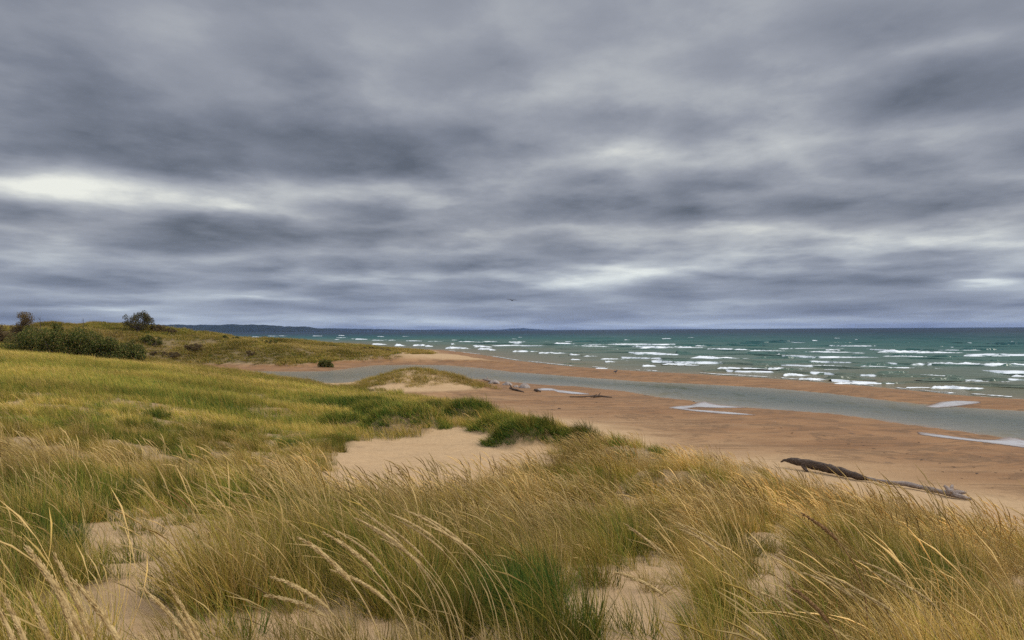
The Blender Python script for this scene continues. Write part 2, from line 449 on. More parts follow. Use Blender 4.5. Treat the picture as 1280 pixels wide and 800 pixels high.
def ground(X, Y):
    X = np.asarray(X, float); Y = np.asarray(Y, float)
    z = rbf(X, Y)
    for (hx, hy, r, h) in HUM:
        q2 = ((X - hx) ** 2 + (Y - hy) ** 2) / (r * r)
        z = z + 1.4 * h * np.exp(-q2 * q2 * 2.2)
    dune = smooth(0.5, 1.3, z)
    rr = np.hypot(X, Y)
    z = z + dune * ((fbm(X * 0.22, Y * 0.22, 3, 3) - 0.5) * 0.35 + (fbm(X * 0.9, Y * 0.9, 3, 7) - 0.5) * 0.18) * smooth(2, 8, rr)
    z = z + dune * smooth(80, 110, Y) * (fbm(X * 0.12, Y * 0.12, 4, 31) - 0.5) * 1.9
    z = z + (fbm(X * 0.5, Y * 0.5, 3, 12) - 0.5) * 0.05
    dl, dc = water_dist(X, Y)
    w = np.minimum(dl, dc)
    wl = w + (fbm(X * 0.25, Y * 0.25, 3, 5) - 0.5) * 1.2 * smooth(0, 2, np.abs(w) + 1)
    wp = np.maximum(wl, 0)
    cap = 0.012 + 0.032 * wp + np.maximum(wp - 6, 0) * 0.3
    z = np.minimum(z, cap)
    inw = -0.02 - 0.05 * np.minimum(np.maximum(-wl, 0), 30) - 0.0
    z = np.where(wl < 0, inw, z)
    return z


def axis(lo, hi, a, nn, c=0.0):
    s = np.linspace(math.asinh((lo - c) / a), math.asinh((hi - c) / a), nn)
    return c + a * np.sinh(s)


gx = axis(-15000, 15000, 6, 820)
gy = np.concatenate([axis(-3000, 0, 5, 70), axis(0, 130, 16, 520)[1:], axis(130, 15000, 30, 110, 100)[1:]])
X, Y = np.meshgrid(gx, gy)
Z = ground(X, Y)
nx, ny = len(gx), len(gy)
idx = np.arange(nx * ny).reshape(ny, nx)
Fq = np.stack([idx[:-1, :-1], idx[:-1, 1:], idx[1:, 1:], idx[1:, :-1]], -1).reshape(-1, 4)
V = np.stack([X, Y, Z], -1).reshape(-1, 3)
g_me = mesh_from('sand', V, Fq, [M_SAND], True)

# where grass grows: polygon on the ground
GB = [(16, 7), (11, 12.0), (8.6, 16), (7.4, 19), (6.4, 23), (4.9, 28), (3.4, 33), (1.9, 38), (0.3, 43), (-1.6, 49), (-4.3, 56), (-7.5, 61.5), (-13, 66), (-22, 80), (-60, 85), (-80, 60),
      (-80, -6), (16, -6)]


def on_ground(px, py):           # first hit of a sight line on the terrain
    d = ray(px, py)
    t = np.concatenate([np.linspace(1.5, 15, 400), np.linspace(15.1, 160, 900)])
    P = EYE[None] + d[None] * t[:, None]
    h = ground(P[:, 0], P[:, 1])
    k = np.argmax(P[:, 2] < h)
    return P[k] if (P[:, 2] < h).any() else P[-1]


def poly(pts): return [tuple(on_ground(*p)[:2]) for p in pts]


SANDS = [(poly([(114, 640), (190, 630), (250, 638), (318, 655), (285, 690), (225, 735), (215, 800), (105, 820), (118, 740), (118, 700)]), 0.35),
         (poly([(40, 830), (60, 790), (200, 772), (290, 785), (335, 768), (480, 768), (500, 800), (530, 850)]), 0.2),
         (poly([(400, 600), (425, 568), (445, 553), (475, 550), (525, 549), (560, 532), (590, 533), (622, 546), (640, 558), (700, 563), (690, 590), (600, 620), (430, 630)]), 0.4),
         (poly([(738, 725), (800, 702), (868, 694), (880, 735), (862, 800), (780, 820), (735, 790)]), 0.25),
         (poly([(928, 672), (985, 662), (1000, 700), (1030, 720), (1030, 790), (950, 810), (920, 760), (935, 710)]), 0.2),
         (poly([(1230, 728), (1300, 718), (1300, 748), (1245, 748)]), 0.2)]


def sand_mask(x, y):             # 1 on bare sand patches
    m = np.zeros(x.shape)
    for P, s in SANDS:
        d = seg_dist(x, y, P, True) * np.where(inside(x, y, P), -1, 1)
        d = d + (fbm(x * 1.6, y * 1.6, 3, 44) - 0.5) * 1.2 * s
        m = np.maximum(m, 1 - smooth(-s * 0.4, s * 0.6, d))
    return m


def grass_mask(x, y):
    d = seg_dist(x, y, GB, True) * np.where(inside(x, y, GB), 1, -1)
    d = d + (fbm(x * 0.5, y * 0.5, 3, 21) - 0.5) * 1.5
    m = smooth(-0.2, 0.9, d) * (1 - sand_mask(x, y) * np.where(y < 15, 0.86, 1.0))
    for (hx, hy, r, hh) in HUM[:10]:
        m = np.maximum(m, 1.8 * (((x - hx) ** 2 + (y - hy) ** 2) < (r * 0.85) ** 2))
    return m


xf, yf = X.ravel(), Y.ravel()
dl, dc = water_dist(X, Y)
w = np.minimum(dl, dc).ravel()
zz = Z.ravel()
dampv = np.clip(1.05 - smooth(3, 22, w) * 0.45 - smooth(0.42, 0.62, zz) * 0.9, 0, 1)
dampv = np.where(yf > 62, np.clip(dampv, 0, 1), dampv)
fattr(g_me, 'damp', dampv)
near = (np.abs(xf) < 120) & (yf > -10) & (yf < 130)
lit = np.zeros(len(xf)); lit[near] = grass_mask(xf[near], yf[near])
lit = np.maximum(lit, smooth(0.4, 0.9, zz) * (yf > 85) * 2.2 * smooth(-0.11, -0.17, xf / np.maximum(yf, 1)))
fattr(g_me, 'litter', lit)
sand = tag(add('sand', g_me), kind='structure')

# ------------------------------------------------------------------ lake, surf, creek, pools
yy = 1.0 / np.linspace(1 / 40.0, 1 / 15000.0, 1000)
tt = np.linspace(-0.95, 1.25, 460)
LY, LT = np.meshgrid(yy, tt, indexing='ij')
LX = LY * LT
ldl = -(seg_dist(LX, LY, LAKE, True) * np.where(inside(LX, LY, LAKE), -1, 1))
amp = smooth(0, 25, ldl) * (1 - smooth(600, 1500, LY)) * 1.6
LZ = amp * (0.16 * np.sin(LY * 0.62 + LX * 0.05 + 5 * fbm(LX * 0.02, LY * 0.05, 3, 2)) * (0.3 + fbm(LX * 0.05, LY * 0.12, 2, 8))
            + 0.10 * np.sin(LY * 0.33 - LX * 0.03 + 6 * fbm(LX * 0.015, LY * 0.03, 2, 4)))
lv = [np.stack([LX, LY, LZ], -1).reshape(-1, 3)]
li = np.arange(LX.size).reshape(LX.shape)
lf = [np.stack([li[:-1, :-1], li[:-1, 1:], li[1:, 1:], li[1:, :-1]], -1).reshape(-1, 4)]
ls = [np.maximum(ldl, 0).ravel()]
lfo = [(0.36 * np.exp(-np.maximum(ldl, 0) / 1.3) * smooth(-0.5, 0.3, ldl)).ravel()]
BREAK = [(1007, 1052, 441, 3), (1033, 1048, 438, 2), (1072, 1090, 443, 2), (1103, 1160, 441, 6), (1150, 1195, 441.5, 3), (1177, 1197, 448, 2), (1205, 1228, 446, 3), (1240, 1262, 447, 5),
         (1258, 1290, 447, 3), (1143, 1300, 457.5, 7), (1078, 1110, 459, 3), (1108, 1142, 461, 3), (1000, 1052, 458.5, 3), (1145, 1240, 464, 4), (1127, 1145, 464, 3), (1146, 1181, 471, 4),
         (1208, 1241, 479, 7), (1266, 1290, 472, 5), (1252, 1274, 480, 4), (1165, 1215, 486, 5), (1135, 1165, 485, 2), (979, 1005, 470, 5), (1000, 1027, 475, 4), (1048, 1120, 480, 3),
         (960, 983, 462, 4), (995, 1050, 458.5, 3), (966, 983, 445, 4), (800, 876, 436, 5), (870, 882, 433, 2), (886, 930, 438, 4), (930, 998, 440, 3.5), (865, 921, 449, 5.5), (798, 808, 447, 4),
         (803, 825, 452, 3), (831, 866, 456, 3), (803, 816, 458, 3), (901, 950, 461, 3), (828, 838, 424, 3), (943, 948, 426, 2), (594, 611, 434.5, 3), (598, 612, 437, 3), (621, 630, 430, 2),
         (636, 652, 429, 3), (612, 620, 438, 3), (643, 668, 440, 3), (675, 704, 442, 3.5), (712, 723, 444, 3), (730, 752, 446.5, 3), (752, 776, 449.5, 2.5), (757, 770, 453, 3), (659, 680, 431, 2),
         (694, 715, 430, 3), (713, 752, 434, 3), (759, 795, 432, 3.5), (706, 714, 437, 2), (783, 790, 442, 3), (745, 757, 461, 2), (714, 723, 450, 2), (418, 424, 425, 2), (445, 458, 424.5, 3),
         (465, 482, 426, 2.5), (485, 495, 426, 2.5), (465, 480, 431, 3), (493, 504, 432.5, 4), (517, 530, 432.5, 3), (508, 525, 426.5, 2), (533, 557, 427.5, 2.5), (564, 568, 431, 3), (571, 602, 428.5, 3),
         (532, 540, 433.5, 3), (558, 582, 436, 4), (472, 478, 421, 1.5), (503, 512, 421, 1.5), (592, 605, 433, 3), (1015, 1021, 426, 2), (1068, 1074, 425, 2), (1188, 1193, 435, 2), (1090, 1097, 433, 1.5),
         (902, 912, 446, 2), (640, 646, 424, 1.5), (648, 656, 422, 1.5)]
brng = np.random.default_rng(5)
for k in range(24): # small whitecaps far out to the left of the picture and offshore
    if k < 16: BREAK.append((*(lambda x: (x, x + brng.uniform(4, 12)))(brng.uniform(225, 470)), brng.uniform(418.5, 426), brng.uniform(1.0, 1.8)))
    else: BREAK.append((*(lambda x: (x, x + brng.uniform(3, 7)))(brng.uniform(480, 1270)), brng.uniform(421, 431) - 2, brng.uniform(1.0, 1.7)))
for k in range(12):              # long thin breaker lines between the big ones
    qy = brng.uniform(431, 468); qx = brng.uniform(560 + (qy - 431) * 11, 1275); ql = brng.uniform(14, 55) * (0.5 + (qy - 425) / 40)
    BREAK.append((qx, qx + ql, qy, brng.uniform(1.2, 2.6)))
DARKW = [(1040, 1060, 452, 4), (1060, 1150, 458, 5), (1005, 1030, 451, 4), (1180, 1210, 451, 3), (1180, 1212, 472, 4), (1236, 1255, 478, 5), (1100, 1140, 480, 3), (845, 868, 443, 5), (955, 1000, 457, 3),
         (960, 985, 444, 4), (1210, 1230, 488, 3), (1236, 1262, 452, 3), (780, 800, 442, 4), (880, 920, 464, 2.5), (1020, 1080, 468, 2.5), (650, 672, 439, 2.5), (700, 740, 455, 2), (1130, 1180, 438, 3),
         (1100, 1140, 434, 2), (1200, 1270, 437, 2.5), (900, 960, 431, 2), (1060, 1110, 446, 2.5)]
for k in range(40):
    qy = brng.uniform(427, 478); qx = brng.uniform(520 + max(0, qy - 431) * 11, 1290); ql = brng.uniform(30, 110)
    DARKW.append((qx, qx + ql, qy, brng.uniform(2.0, 4.5)))
vb = len(lv[0])
for bi, (x0, x1, py, th) in enumerate(BREAK + DARKW):
    foam = bi < len(BREAK)
    x0, x1 = (x0 - 0.12 * (x1 - x0), x1 + 0.5 * (x1 - x0)) if foam else (x0, x1)
    a = flat(x0, py); b_ = flat(x1, py)
    d = 0.5 * (a[1] + b_[1])
    H = th * d / F * ((0.62 if py > 428 else 0.42) if foam else 0.9)
    L = abs(b_[0] - a[0])
    m_ = max(10, int((x1 - x0) * 0.9))
    s = np.linspace(0, 1, m_)
    sx = a[0] + (b_[0] - a[0]) * s
    sy = a[1] + (b_[1] - a[1]) * s + (fbm(sx / max(H, .2) * 0.25 + bi * 7, s * 0, 2, bi) - 0.5) * 3.5 * H + np.cos(s * 3.1) * brng.uniform(-1, 1) * H
    env = np.minimum(1, np.minimum(s / brng.uniform(.06, .2), (1 - s) / brng.uniform(.4, .85))) ** 0.8
    hz = H * env * (0.7 + 0.6 * fbm(sx / max(H, .2) * 0.9 + 3 * bi, s * 0, 3, bi + 50))
    # cross-section from the back slope over the crest down the face to the toe (towards the beach, -y)
    prof = [(5.5, -0.12), (3.2, 0.12), (1.5, 0.55), (0.5, 0.92), (0.0, 1.0), (-0.35, 0.82), (-0.6, 0.45), (-1.0, 0.16), (-1.9, 0.03), (-3.2, -0.12)]
    rows = []
    for j, (oy, oz) in enumerate(prof):
        jit = (brng.random(m_) - 0.5) * (0.16 if foam and 2 < j < 9 else 0.03) * hz
        rows.append(np.stack([sx, sy + oy * H + jit, oz * hz + jit * 0.8 - (0.06 * H if j in (0, 9) else 0)], -1))
    Vb = np.stack(rows, 0)
    sh = -(seg_dist(Vb[..., 0], Vb[..., 1], LAKE, True) * np.where(inside(Vb[..., 0], Vb[..., 1], LAKE), -1, 1))
    ii = np.arange(len(prof) * m_).reshape(len(prof), m_) + vb
    q = np.stack([ii[:-1, :-1], ii[1:, :-1], ii[1:, 1:], ii[:-1, 1:]], -1)
    fo = np.zeros((len(prof), m_))
    if foam:
        pr = np.array([0.0, 0.0, 0.05, 0.35, 0.8, 1.0, 0.95, 0.75, 0.4, 0.0])
        run = 0.45 + 0.9 * fbm(sx / max(H, .2) * 0.35 + 5 * bi, s * 0, 3, bi + 90)
        fo = pr[:, None] * (np.minimum(1, env * 1.5) * run)[None]
    lfo.append(fo.ravel())
    lv.append(Vb.reshape(-1, 3)); lf.append(q.reshape(-1, 4)); ls.append(np.maximum(sh, 0).ravel() * (1 if foam else 1.7) + (0 if foam else 12))
    vb += Vb.shape[0] * m_
# long rollers: unbroken dark-faced crests that foam along part of their length
for (ya, yb, xa, th) in [(427.5, 430, 480, 1.8), (430.5, 434.5, 560, 2.4), (433, 439.5, 590, 2.8), (436, 445, 610, 3.2), (440, 452, 650, 3.6), (444, 460, 700, 4.0), (448, 467, 760, 4.0), (455, 476, 880, 4.0), (465, 484, 1020, 3.6)]:
    m_ = 420
    px_ = np.linspace(xa, 1300, m_); u_ = (px_ - 600) / 680
    py_ = ya + (yb - ya) * u_ + (fbm(px_ * 0.012, px_ * 0 + ya, 3, 70) - 0.5) * 3.0
    G = np.array([flat(a_, b_) for a_, b_ in zip(px_, py_)])
    H = th * G[:, 1] / F * 0.8
    hz = H * (0.25 + 1.1 * fbm(px_ * 0.02, px_ * 0 + ya * 3, 3, 71)) * smooth(0, .06, (px_ - xa) / (1300 - xa))
    br = smooth(0.50, 0.62, fbm(px_ * 0.016, px_ * 0 + ya * 7, 3, 72)) * (0.6 + 0.7 * fbm(px_ * 0.1, px_ * 0 + ya, 2, 73))
    prof = [(5.5, -0.12), (3.2, 0.12), (1.5, 0.55), (0.5, 0.92), (0.0, 1.0), (-0.35, 0.82), (-0.6, 0.45), (-1.0, 0.16), (-1.9, 0.03), (-3.2, -0.12)]
    pr = np.array([0.0, 0.0, 0.0, 0.2, 0.7, 1.0, 0.95, 0.8, 0.45, 0.0])
    Vb = np.stack([np.stack([G[:, 0], G[:, 1] + oy * H, oz * hz - (0.06 * H if j in (0, 9) else 0)], -1) for j, (oy, oz) in enumerate(prof)], 0)
    sh = -(seg_dist(Vb[..., 0], Vb[..., 1], LAKE, True) * np.where(inside(Vb[..., 0], Vb[..., 1], LAKE), -1, 1))
    ii = np.arange(len(prof) * m_).reshape(len(prof), m_) + vb
    q = np.stack([ii[:-1, :-1], ii[1:, :-1], ii[1:, 1:], ii[:-1, 1:]], -1)[:, (sh[-1, :-1] > 1.5)]
    lv.append(Vb.reshape(-1, 3)); lf.append(q.reshape(-1, 4)); ls.append(np.maximum(sh, 0).ravel() * 1.5 + 6); lfo.append((pr[:, None] * br[None]).ravel())
    vb += len(prof) * m_
# thin wash of foam where the lake runs up the sand
SW = [(560, 438.5), (600, 443.3), (640, 450), (700, 456.8), (760, 461), (800, 463.5), (860, 466.5), (960, 472.5), (1000, 475.5), (1040, 478.5), (1090, 483), (1140, 487.8), (1170, 491.5), (1200, 493.7), (1280, 498.5)]
SWp = np.array([flat(*p)[:2] for p in SW])
tq = np.linspace(0, len(SW) - 1, 700)
swx = np.interp(tq, range(len(SW)), SWp[:, 0]); swy = np.interp(tq, range(len(SW)), SWp[:, 1])
on = fbm(tq * 3.1, tq * 0, 3, 77)
wid = np.clip((on - 0.42) * 5, 0.0, 1.0) * 0.9
off = (fbm(tq * 6, tq * 0, 3, 78) - 0.5) * 2.0 + 1.2
rows = [np.stack([swx, swy + off + k * wid, np.full_like(tq, 0.03 + 0.05 * (k == 1))], -1) for k in (0, 1, 2)]
Vb = np.stack(rows, 0); ii = np.arange(3 * 700).reshape(3, 700) + vb
q = np.stack([ii[:-1, :-1], ii[:-1, 1:], ii[1:, 1:], ii[1:, :-1]], -1)
q = q[:, (wid[:-1] > 0.05)]
lv.append(Vb.reshape(-1, 3)); lf.append(q.reshape(-1, 4)); ls.append(np.zeros(2100)); lfo.append(np.concatenate([np.full(700, .3), np.full(700, .8), np.full(700, .3)]))
l_me = mesh_from('lake', np.concatenate(lv), np.concatenate(lf), [M_LAKE], True)
fattr(l_me, 'foam', np.concatenate(lfo))
fattr(l_me, 'shore', np.concatenate(ls))
tag(add('lake', l_me), kind='structure')


def water_sheet(name, P, res, z, grow, m):
    P = np.array(P); lo = P.min(0) - grow; hi = P.max(0) + grow
    xs = np.arange(lo[0], hi[0] + res, res); ys = np.arange(lo[1], hi[1] + res, res)
    GX, GY = np.meshgrid(xs, ys)
    d = seg_dist(GX, GY, P, True) * np.where(inside(GX, GY, P), 1, -1)
    keep = d > -grow
    k = keep[:-1, :-1] & keep[1:, :-1] & keep[:-1, 1:] & keep[1:, 1:]
    ii = np.arange(GX.size).reshape(GX.shape)
    q = np.stack([ii[:-1, :-1], ii[:-1, 1:], ii[1:, 1:], ii[1:, :-1]], -1)[k]
    ids = np.unique(q); rm = np.zeros(GX.size, int); rm[ids] = np.arange(len(ids))
    zz = z(GX, GY) if callable(z) else np.full(GX.shape, z)
    me = mesh_from(name, np.stack([GX.ravel()[ids], GY.ravel()[ids], zz.ravel()[ids]], -1), rm[q], [m], True)
    fattr(me, 'shore', np.maximum(d.ravel()[ids] + (0.1 if name == 'pool' else 0), 0) * ((0.2 + 0.8 * smooth(-8, 10, GX.ravel()[ids])) if name == 'creek' else 1))
    return tag(add(name, me), kind='structure')


water_sheet('creek', CREEK, 0.8, 0.006, 2.0, M_CREEK)
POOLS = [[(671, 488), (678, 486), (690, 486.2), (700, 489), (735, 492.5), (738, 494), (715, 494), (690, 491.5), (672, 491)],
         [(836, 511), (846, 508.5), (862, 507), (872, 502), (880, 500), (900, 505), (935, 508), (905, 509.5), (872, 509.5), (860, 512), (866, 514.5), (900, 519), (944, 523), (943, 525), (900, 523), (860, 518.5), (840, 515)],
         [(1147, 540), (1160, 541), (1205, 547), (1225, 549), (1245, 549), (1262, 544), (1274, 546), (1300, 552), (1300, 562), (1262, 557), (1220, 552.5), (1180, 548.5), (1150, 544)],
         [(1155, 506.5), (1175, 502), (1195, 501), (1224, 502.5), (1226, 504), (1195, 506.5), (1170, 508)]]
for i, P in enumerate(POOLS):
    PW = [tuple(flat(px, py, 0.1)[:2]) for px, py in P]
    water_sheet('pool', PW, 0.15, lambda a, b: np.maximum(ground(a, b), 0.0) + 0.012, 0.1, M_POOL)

# ------------------------------------------------------------------ headlands far down the shore
def headland(x0, x1, dist, prof, seed):
    m_ = 160
    px = np.linspace(x0, x1, m_)
    h = np.interp(px, [p[0] for p in prof], [p[1] for p in prof]) * dist / F
    h = h * (0.88 + 0.24 * fbm(px * 0.35, px * 0, 4, seed))
    bx = (px - 640) / F * dist
    D = dist * 0.12
    V = []; nn = 7
    for j in range(nn):
        u = j / (nn - 1)
        prf = math.sin(math.pi * u) ** 0.6 if 0 < u < 1 else 0
        for i in range(m_):
            V.append((bx[i], dist + (u - 0.5) * D, -2 + (h[i] + 2) * prf * (1 + 0.15 * (random.random() - 0.5))))
    ii = np.arange(nn * m_).reshape(nn, m_)
    q = np.stack([ii[:-1, :-1], ii[:-1, 1:], ii[1:, 1:], ii[1:, :-1]], -1).reshape(-1, 4)
    tag(add('headland', mesh_from('headland', V, q, [M_HEAD], True)), kind='structure')


headland(130, 440, 5200, [(130, 11), (215, 9.4), (330, 9.0), (350, 7.0), (380, 6.4), (400, 3.8), (440, 0)], 1)
headland(330, 560, 8200, [(330, 4), (420, 3.6), (470, 2.6), (560, 0.4)], 2)
headland(520, 690, 14200, [(520, .8), (545, 1.5), (590, .9), (625, .8), (640, 2.0), (655, 2.4), (668, 1.2), (690, 0)], 3)

# ------------------------------------------------------------------ grass
def blade(mb, base, L, az, lean, bend, wind, width, nseg, tint, rng):
    P = [np.array(base, float)]
    d = np.array([math.cos(az) * lean, math.sin(az) * lean, 1.0]); d /= np.linalg.norm(d)
    for k in range(nseg):
        t = (k + 1) / nseg
        d = d + np.array([wind[0], wind[1], -0.22 * bend]) * bend * t * (2.0 / nseg)
        d /= np.linalg.norm(d)
        P.append(P[-1] + d * L / nseg)
    P = np.array(P)
    phi = rng.uniform(0, math.pi)
    s = np.array([math.cos(phi), math.sin(phi), rng.uniform(-.3, .3)])
    t = np.linspace(0, 1, nseg + 1)
    wv = width * 0.5 * np.clip(1.08 - t ** 1.6, 0.06, 1)
    V = np.concatenate([P - s * wv[:, None], P + s * wv[:, None]])
    m_ = nseg + 1
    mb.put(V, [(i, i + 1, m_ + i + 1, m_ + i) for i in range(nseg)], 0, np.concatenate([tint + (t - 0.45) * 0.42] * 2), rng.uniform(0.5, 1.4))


def stalk(mb, base, L, az, lean, bend, wind, r, head, hr, tint, rng, nseg=7, ns=3):
    P = [np.array(base, float)]
    d = np.array([math.cos(az) * lean, math.sin(az) * lean, 1.0]); d /= np.linalg.norm(d)
    for k in range(nseg):
        t = (k + 1) / nseg
        d = d + np.array([wind[0], wind[1], -0.2 * bend]) * bend * t * (2.0 / nseg)
        d /= np.linalg.norm(d)
        P.append(P[-1] + d * L / nseg)
    P = np.array(P)
    t = np.linspace(0, 1, nseg + 1)
    th = 1 - head / L
    R = np.where(t < th, r, hr * np.clip(np.sin(np.clip((t - th) / (1 - th), 0, 1) * 2.6 + 0.4), 0.12, 1))
    V, Fc = tube(P, R, ns)
    mb.put(V, Fc, 0, tint, rng.uniform(0.7, 1.2))


PROTO = {}


def proto(coll, builders):
    c = bpy.data.collections.new(coll)           # kept out of the scene; only its instances are drawn
    for i, mb in enumerate(builders):
        me = mb.mesh(f'{coll}_{i:02d}', [M_GRASS])
        o = bpy.data.objects.new(f'{coll}_{i:02d}', me)
        c.objects.link(o)
    PROTO[coll] = (c, len(builders))


def make_tuft(rng, nb, rad, L, width, nseg, lean, bend, nst=0, hl=0.24, hr=0.006, tmean=0.5, sr=0.0016, SL=1.5):
    mb = MB()
    for k in range(nb):
        a = rng.uniform(0, 2 * math.pi); r = rad * math.sqrt(rng.random())
        l = L * rng.uniform(0.55, 1.15)
        wz = rng.normal(0, 0.28)
        blade(mb, (r * math.cos(a), r * math.sin(a), -0.03), l, a + rng.normal(0, .8), lean * rng.uniform(0.1, 1.2), bend * rng.uniform(0.45, 1.35),
              (-math.cos(wz), math.sin(wz) - 0.1), width * rng.uniform(0.7, 1.2), nseg, np.clip(rng.normal(tmean, 0.24), 0, 1), rng)
    for k in range(nst):
        a = rng.uniform(0, 2 * math.pi); r = rad * math.sqrt(rng.random())
        wz = rng.normal(0, 0.16)
        l = L * SL * rng.uniform(0.85, 1.15)
        stalk(mb, (r * math.cos(a), r * math.sin(a), -0.03), l, a, lean * 0.5, bend * rng.uniform(0.7, 1.25), (-math.cos(wz), math.sin(wz) - 0.05), sr, hl * rng.uniform(.8, 1.1), hr,
              rng.uniform(0.75, 1.25), rng)
    return mb


r_ = np.random.default_rng(3)
NV = 6
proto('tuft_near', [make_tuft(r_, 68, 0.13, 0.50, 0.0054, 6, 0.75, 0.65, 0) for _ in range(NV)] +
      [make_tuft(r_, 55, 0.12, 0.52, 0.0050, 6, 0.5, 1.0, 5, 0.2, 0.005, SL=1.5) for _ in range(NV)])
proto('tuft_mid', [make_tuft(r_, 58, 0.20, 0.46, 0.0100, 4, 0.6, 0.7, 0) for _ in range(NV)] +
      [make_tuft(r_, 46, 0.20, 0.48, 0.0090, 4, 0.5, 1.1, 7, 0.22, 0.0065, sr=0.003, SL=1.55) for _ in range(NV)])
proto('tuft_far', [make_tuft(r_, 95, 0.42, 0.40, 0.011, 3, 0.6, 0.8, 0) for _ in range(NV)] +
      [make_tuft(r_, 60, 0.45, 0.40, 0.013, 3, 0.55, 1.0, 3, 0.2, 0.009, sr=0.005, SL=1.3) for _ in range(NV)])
proto('tuft_distant', [make_tuft(r_, 70, 0.7, 0.5, 0.05, 2, 0.6, 0.6, 0) for _ in range(NV)])


def gn_instancer(coll):
    ng = bpy.data.node_groups.new('scatter_' + coll, 'GeometryNodeTree')
    ng.interface.new_socket('Geometry', in_out='INPUT', socket_type='NodeSocketGeometry')
    ng.interface.new_socket('Geometry', in_out='OUTPUT', socket_type='NodeSocketGeometry')
    gi = ng.nodes.new('NodeGroupInput'); go = ng.nodes.new('NodeGroupOutput')
    ci = ng.nodes.new('GeometryNodeCollectionInfo')
    ci.inputs['Collection'].default_value = PROTO[coll][0]
    ci.inputs['Separate Children'].default_value = True
    ci.inputs['Reset Children'].default_value = True
    ip = ng.nodes.new('GeometryNodeInstanceOnPoints')
    ip.inputs['Pick Instance'].default_value = True
    def na(name, t):
        a = ng.nodes.new('GeometryNodeInputNamedAttribute'); a.data_type = t
        a.inputs['Name'].default_value = name
        return a.outputs['Attribute']
    L = ng.links.new
    L(gi.outputs[0], ip.inputs['Points']); L(ci.outputs[0], ip.inputs['Instance'])
    L(na('pick', 'INT'), ip.inputs['Instance Index'])
    L(na('turn', 'FLOAT_VECTOR'), ip.inputs['Rotation']); L(na('size', 'FLOAT_VECTOR'), ip.inputs['Scale'])
    L(ip.outputs[0], go.inputs[0])
    return ng


def scatter(name, coll, x, y, turn, size, pick, hue, lum):
    z = ground(x, y)
    me = bpy.data.meshes.new(name)
    me.vertices.add(len(x)); me.vertices.foreach_set('co', np.stack([x, y, z], -1).astype(np.float32).ravel())
    a = me.attributes.new('turn', 'FLOAT_VECTOR', 'POINT'); a.data.foreach_set('vector', turn.astype(np.float32).ravel())
    a = me.attributes.new('size', 'FLOAT_VECTOR', 'POINT'); a.data.foreach_set('vector', size.astype(np.float32).ravel())
    a = me.attributes.new('pick', 'INT', 'POINT'); a.data.foreach_set('value', pick.astype(np.int32))
    fattr(me, 'hue', hue); fattr(me, 'lum', lum * (1 + 0.18 * smooth(14, 22, y) * smooth(-2, -8, x)) * (1 - 0.34 * (y > 62)) * (0.55 + 0.9 * fbm(x * 0.25, y * 0.25, 4, 55)))
    o = add(name, me)
    md = o.modifiers.new('scatter', 'NODES'); md.node_group = gn_instancer(coll)
    return o


GREENS = []                      # greener clumps: x, y, radius
for (px, py, r) in [(60, 700, 1.3), (40, 640, 1.3), (190, 622, 0.9), (290, 600, 0.7), (300, 720, 0.9), (330, 790, 0.4), (640, 770, 0.8), (690, 770, 0.6), (800, 690, 0.5), (1230, 690, 1.0), (1210, 770, 0.7),
                    (940, 790, 0.5), (420, 560, 1.5), (970, 610, 1.0), (830, 570, 1.6)]:
    q = on_ground(px, py)
    GREENS.append((q[0], q[1], r))


def hue_map(x, y):
    rr = np.hypot(x, y)
    h = 0.68 + (fbm(x * 0.6, y * 0.6, 3, 61) - 0.5) * 0.7
    hill = smooth(13, 20, y) * smooth(-3, -9, x)          # olive hillside at the left
    h = h * (1 - hill) + hill * (0.42 + (fbm(x * 0.16, y * 0.25, 3, 62) - 0.5) * 0.55 + 0.08 * smooth(44, 58, y))
    h = h + 0.08 * smooth(1, 5, x) * (1 - smooth(20, 30, y))
    for (gx_, gy_, r) in GREENS:
        h = h - 0.24 * np.exp(-((x - gx_) ** 2 + (y - gy_) ** 2) / (r * r))
    for (hx, hy, r, hh) in HUM[:10]:
        h = h - 0.36 * np.exp(-((x - hx) ** 2 + (y - hy) ** 2) / (r * r * 1.2))
    h = np.where(y > 86, 0.62 + (fbm(x * 0.1, y * 0.1, 4, 64) - 0.5) * 0.6, h)
    return np.clip(h, 0.0, 1.0)


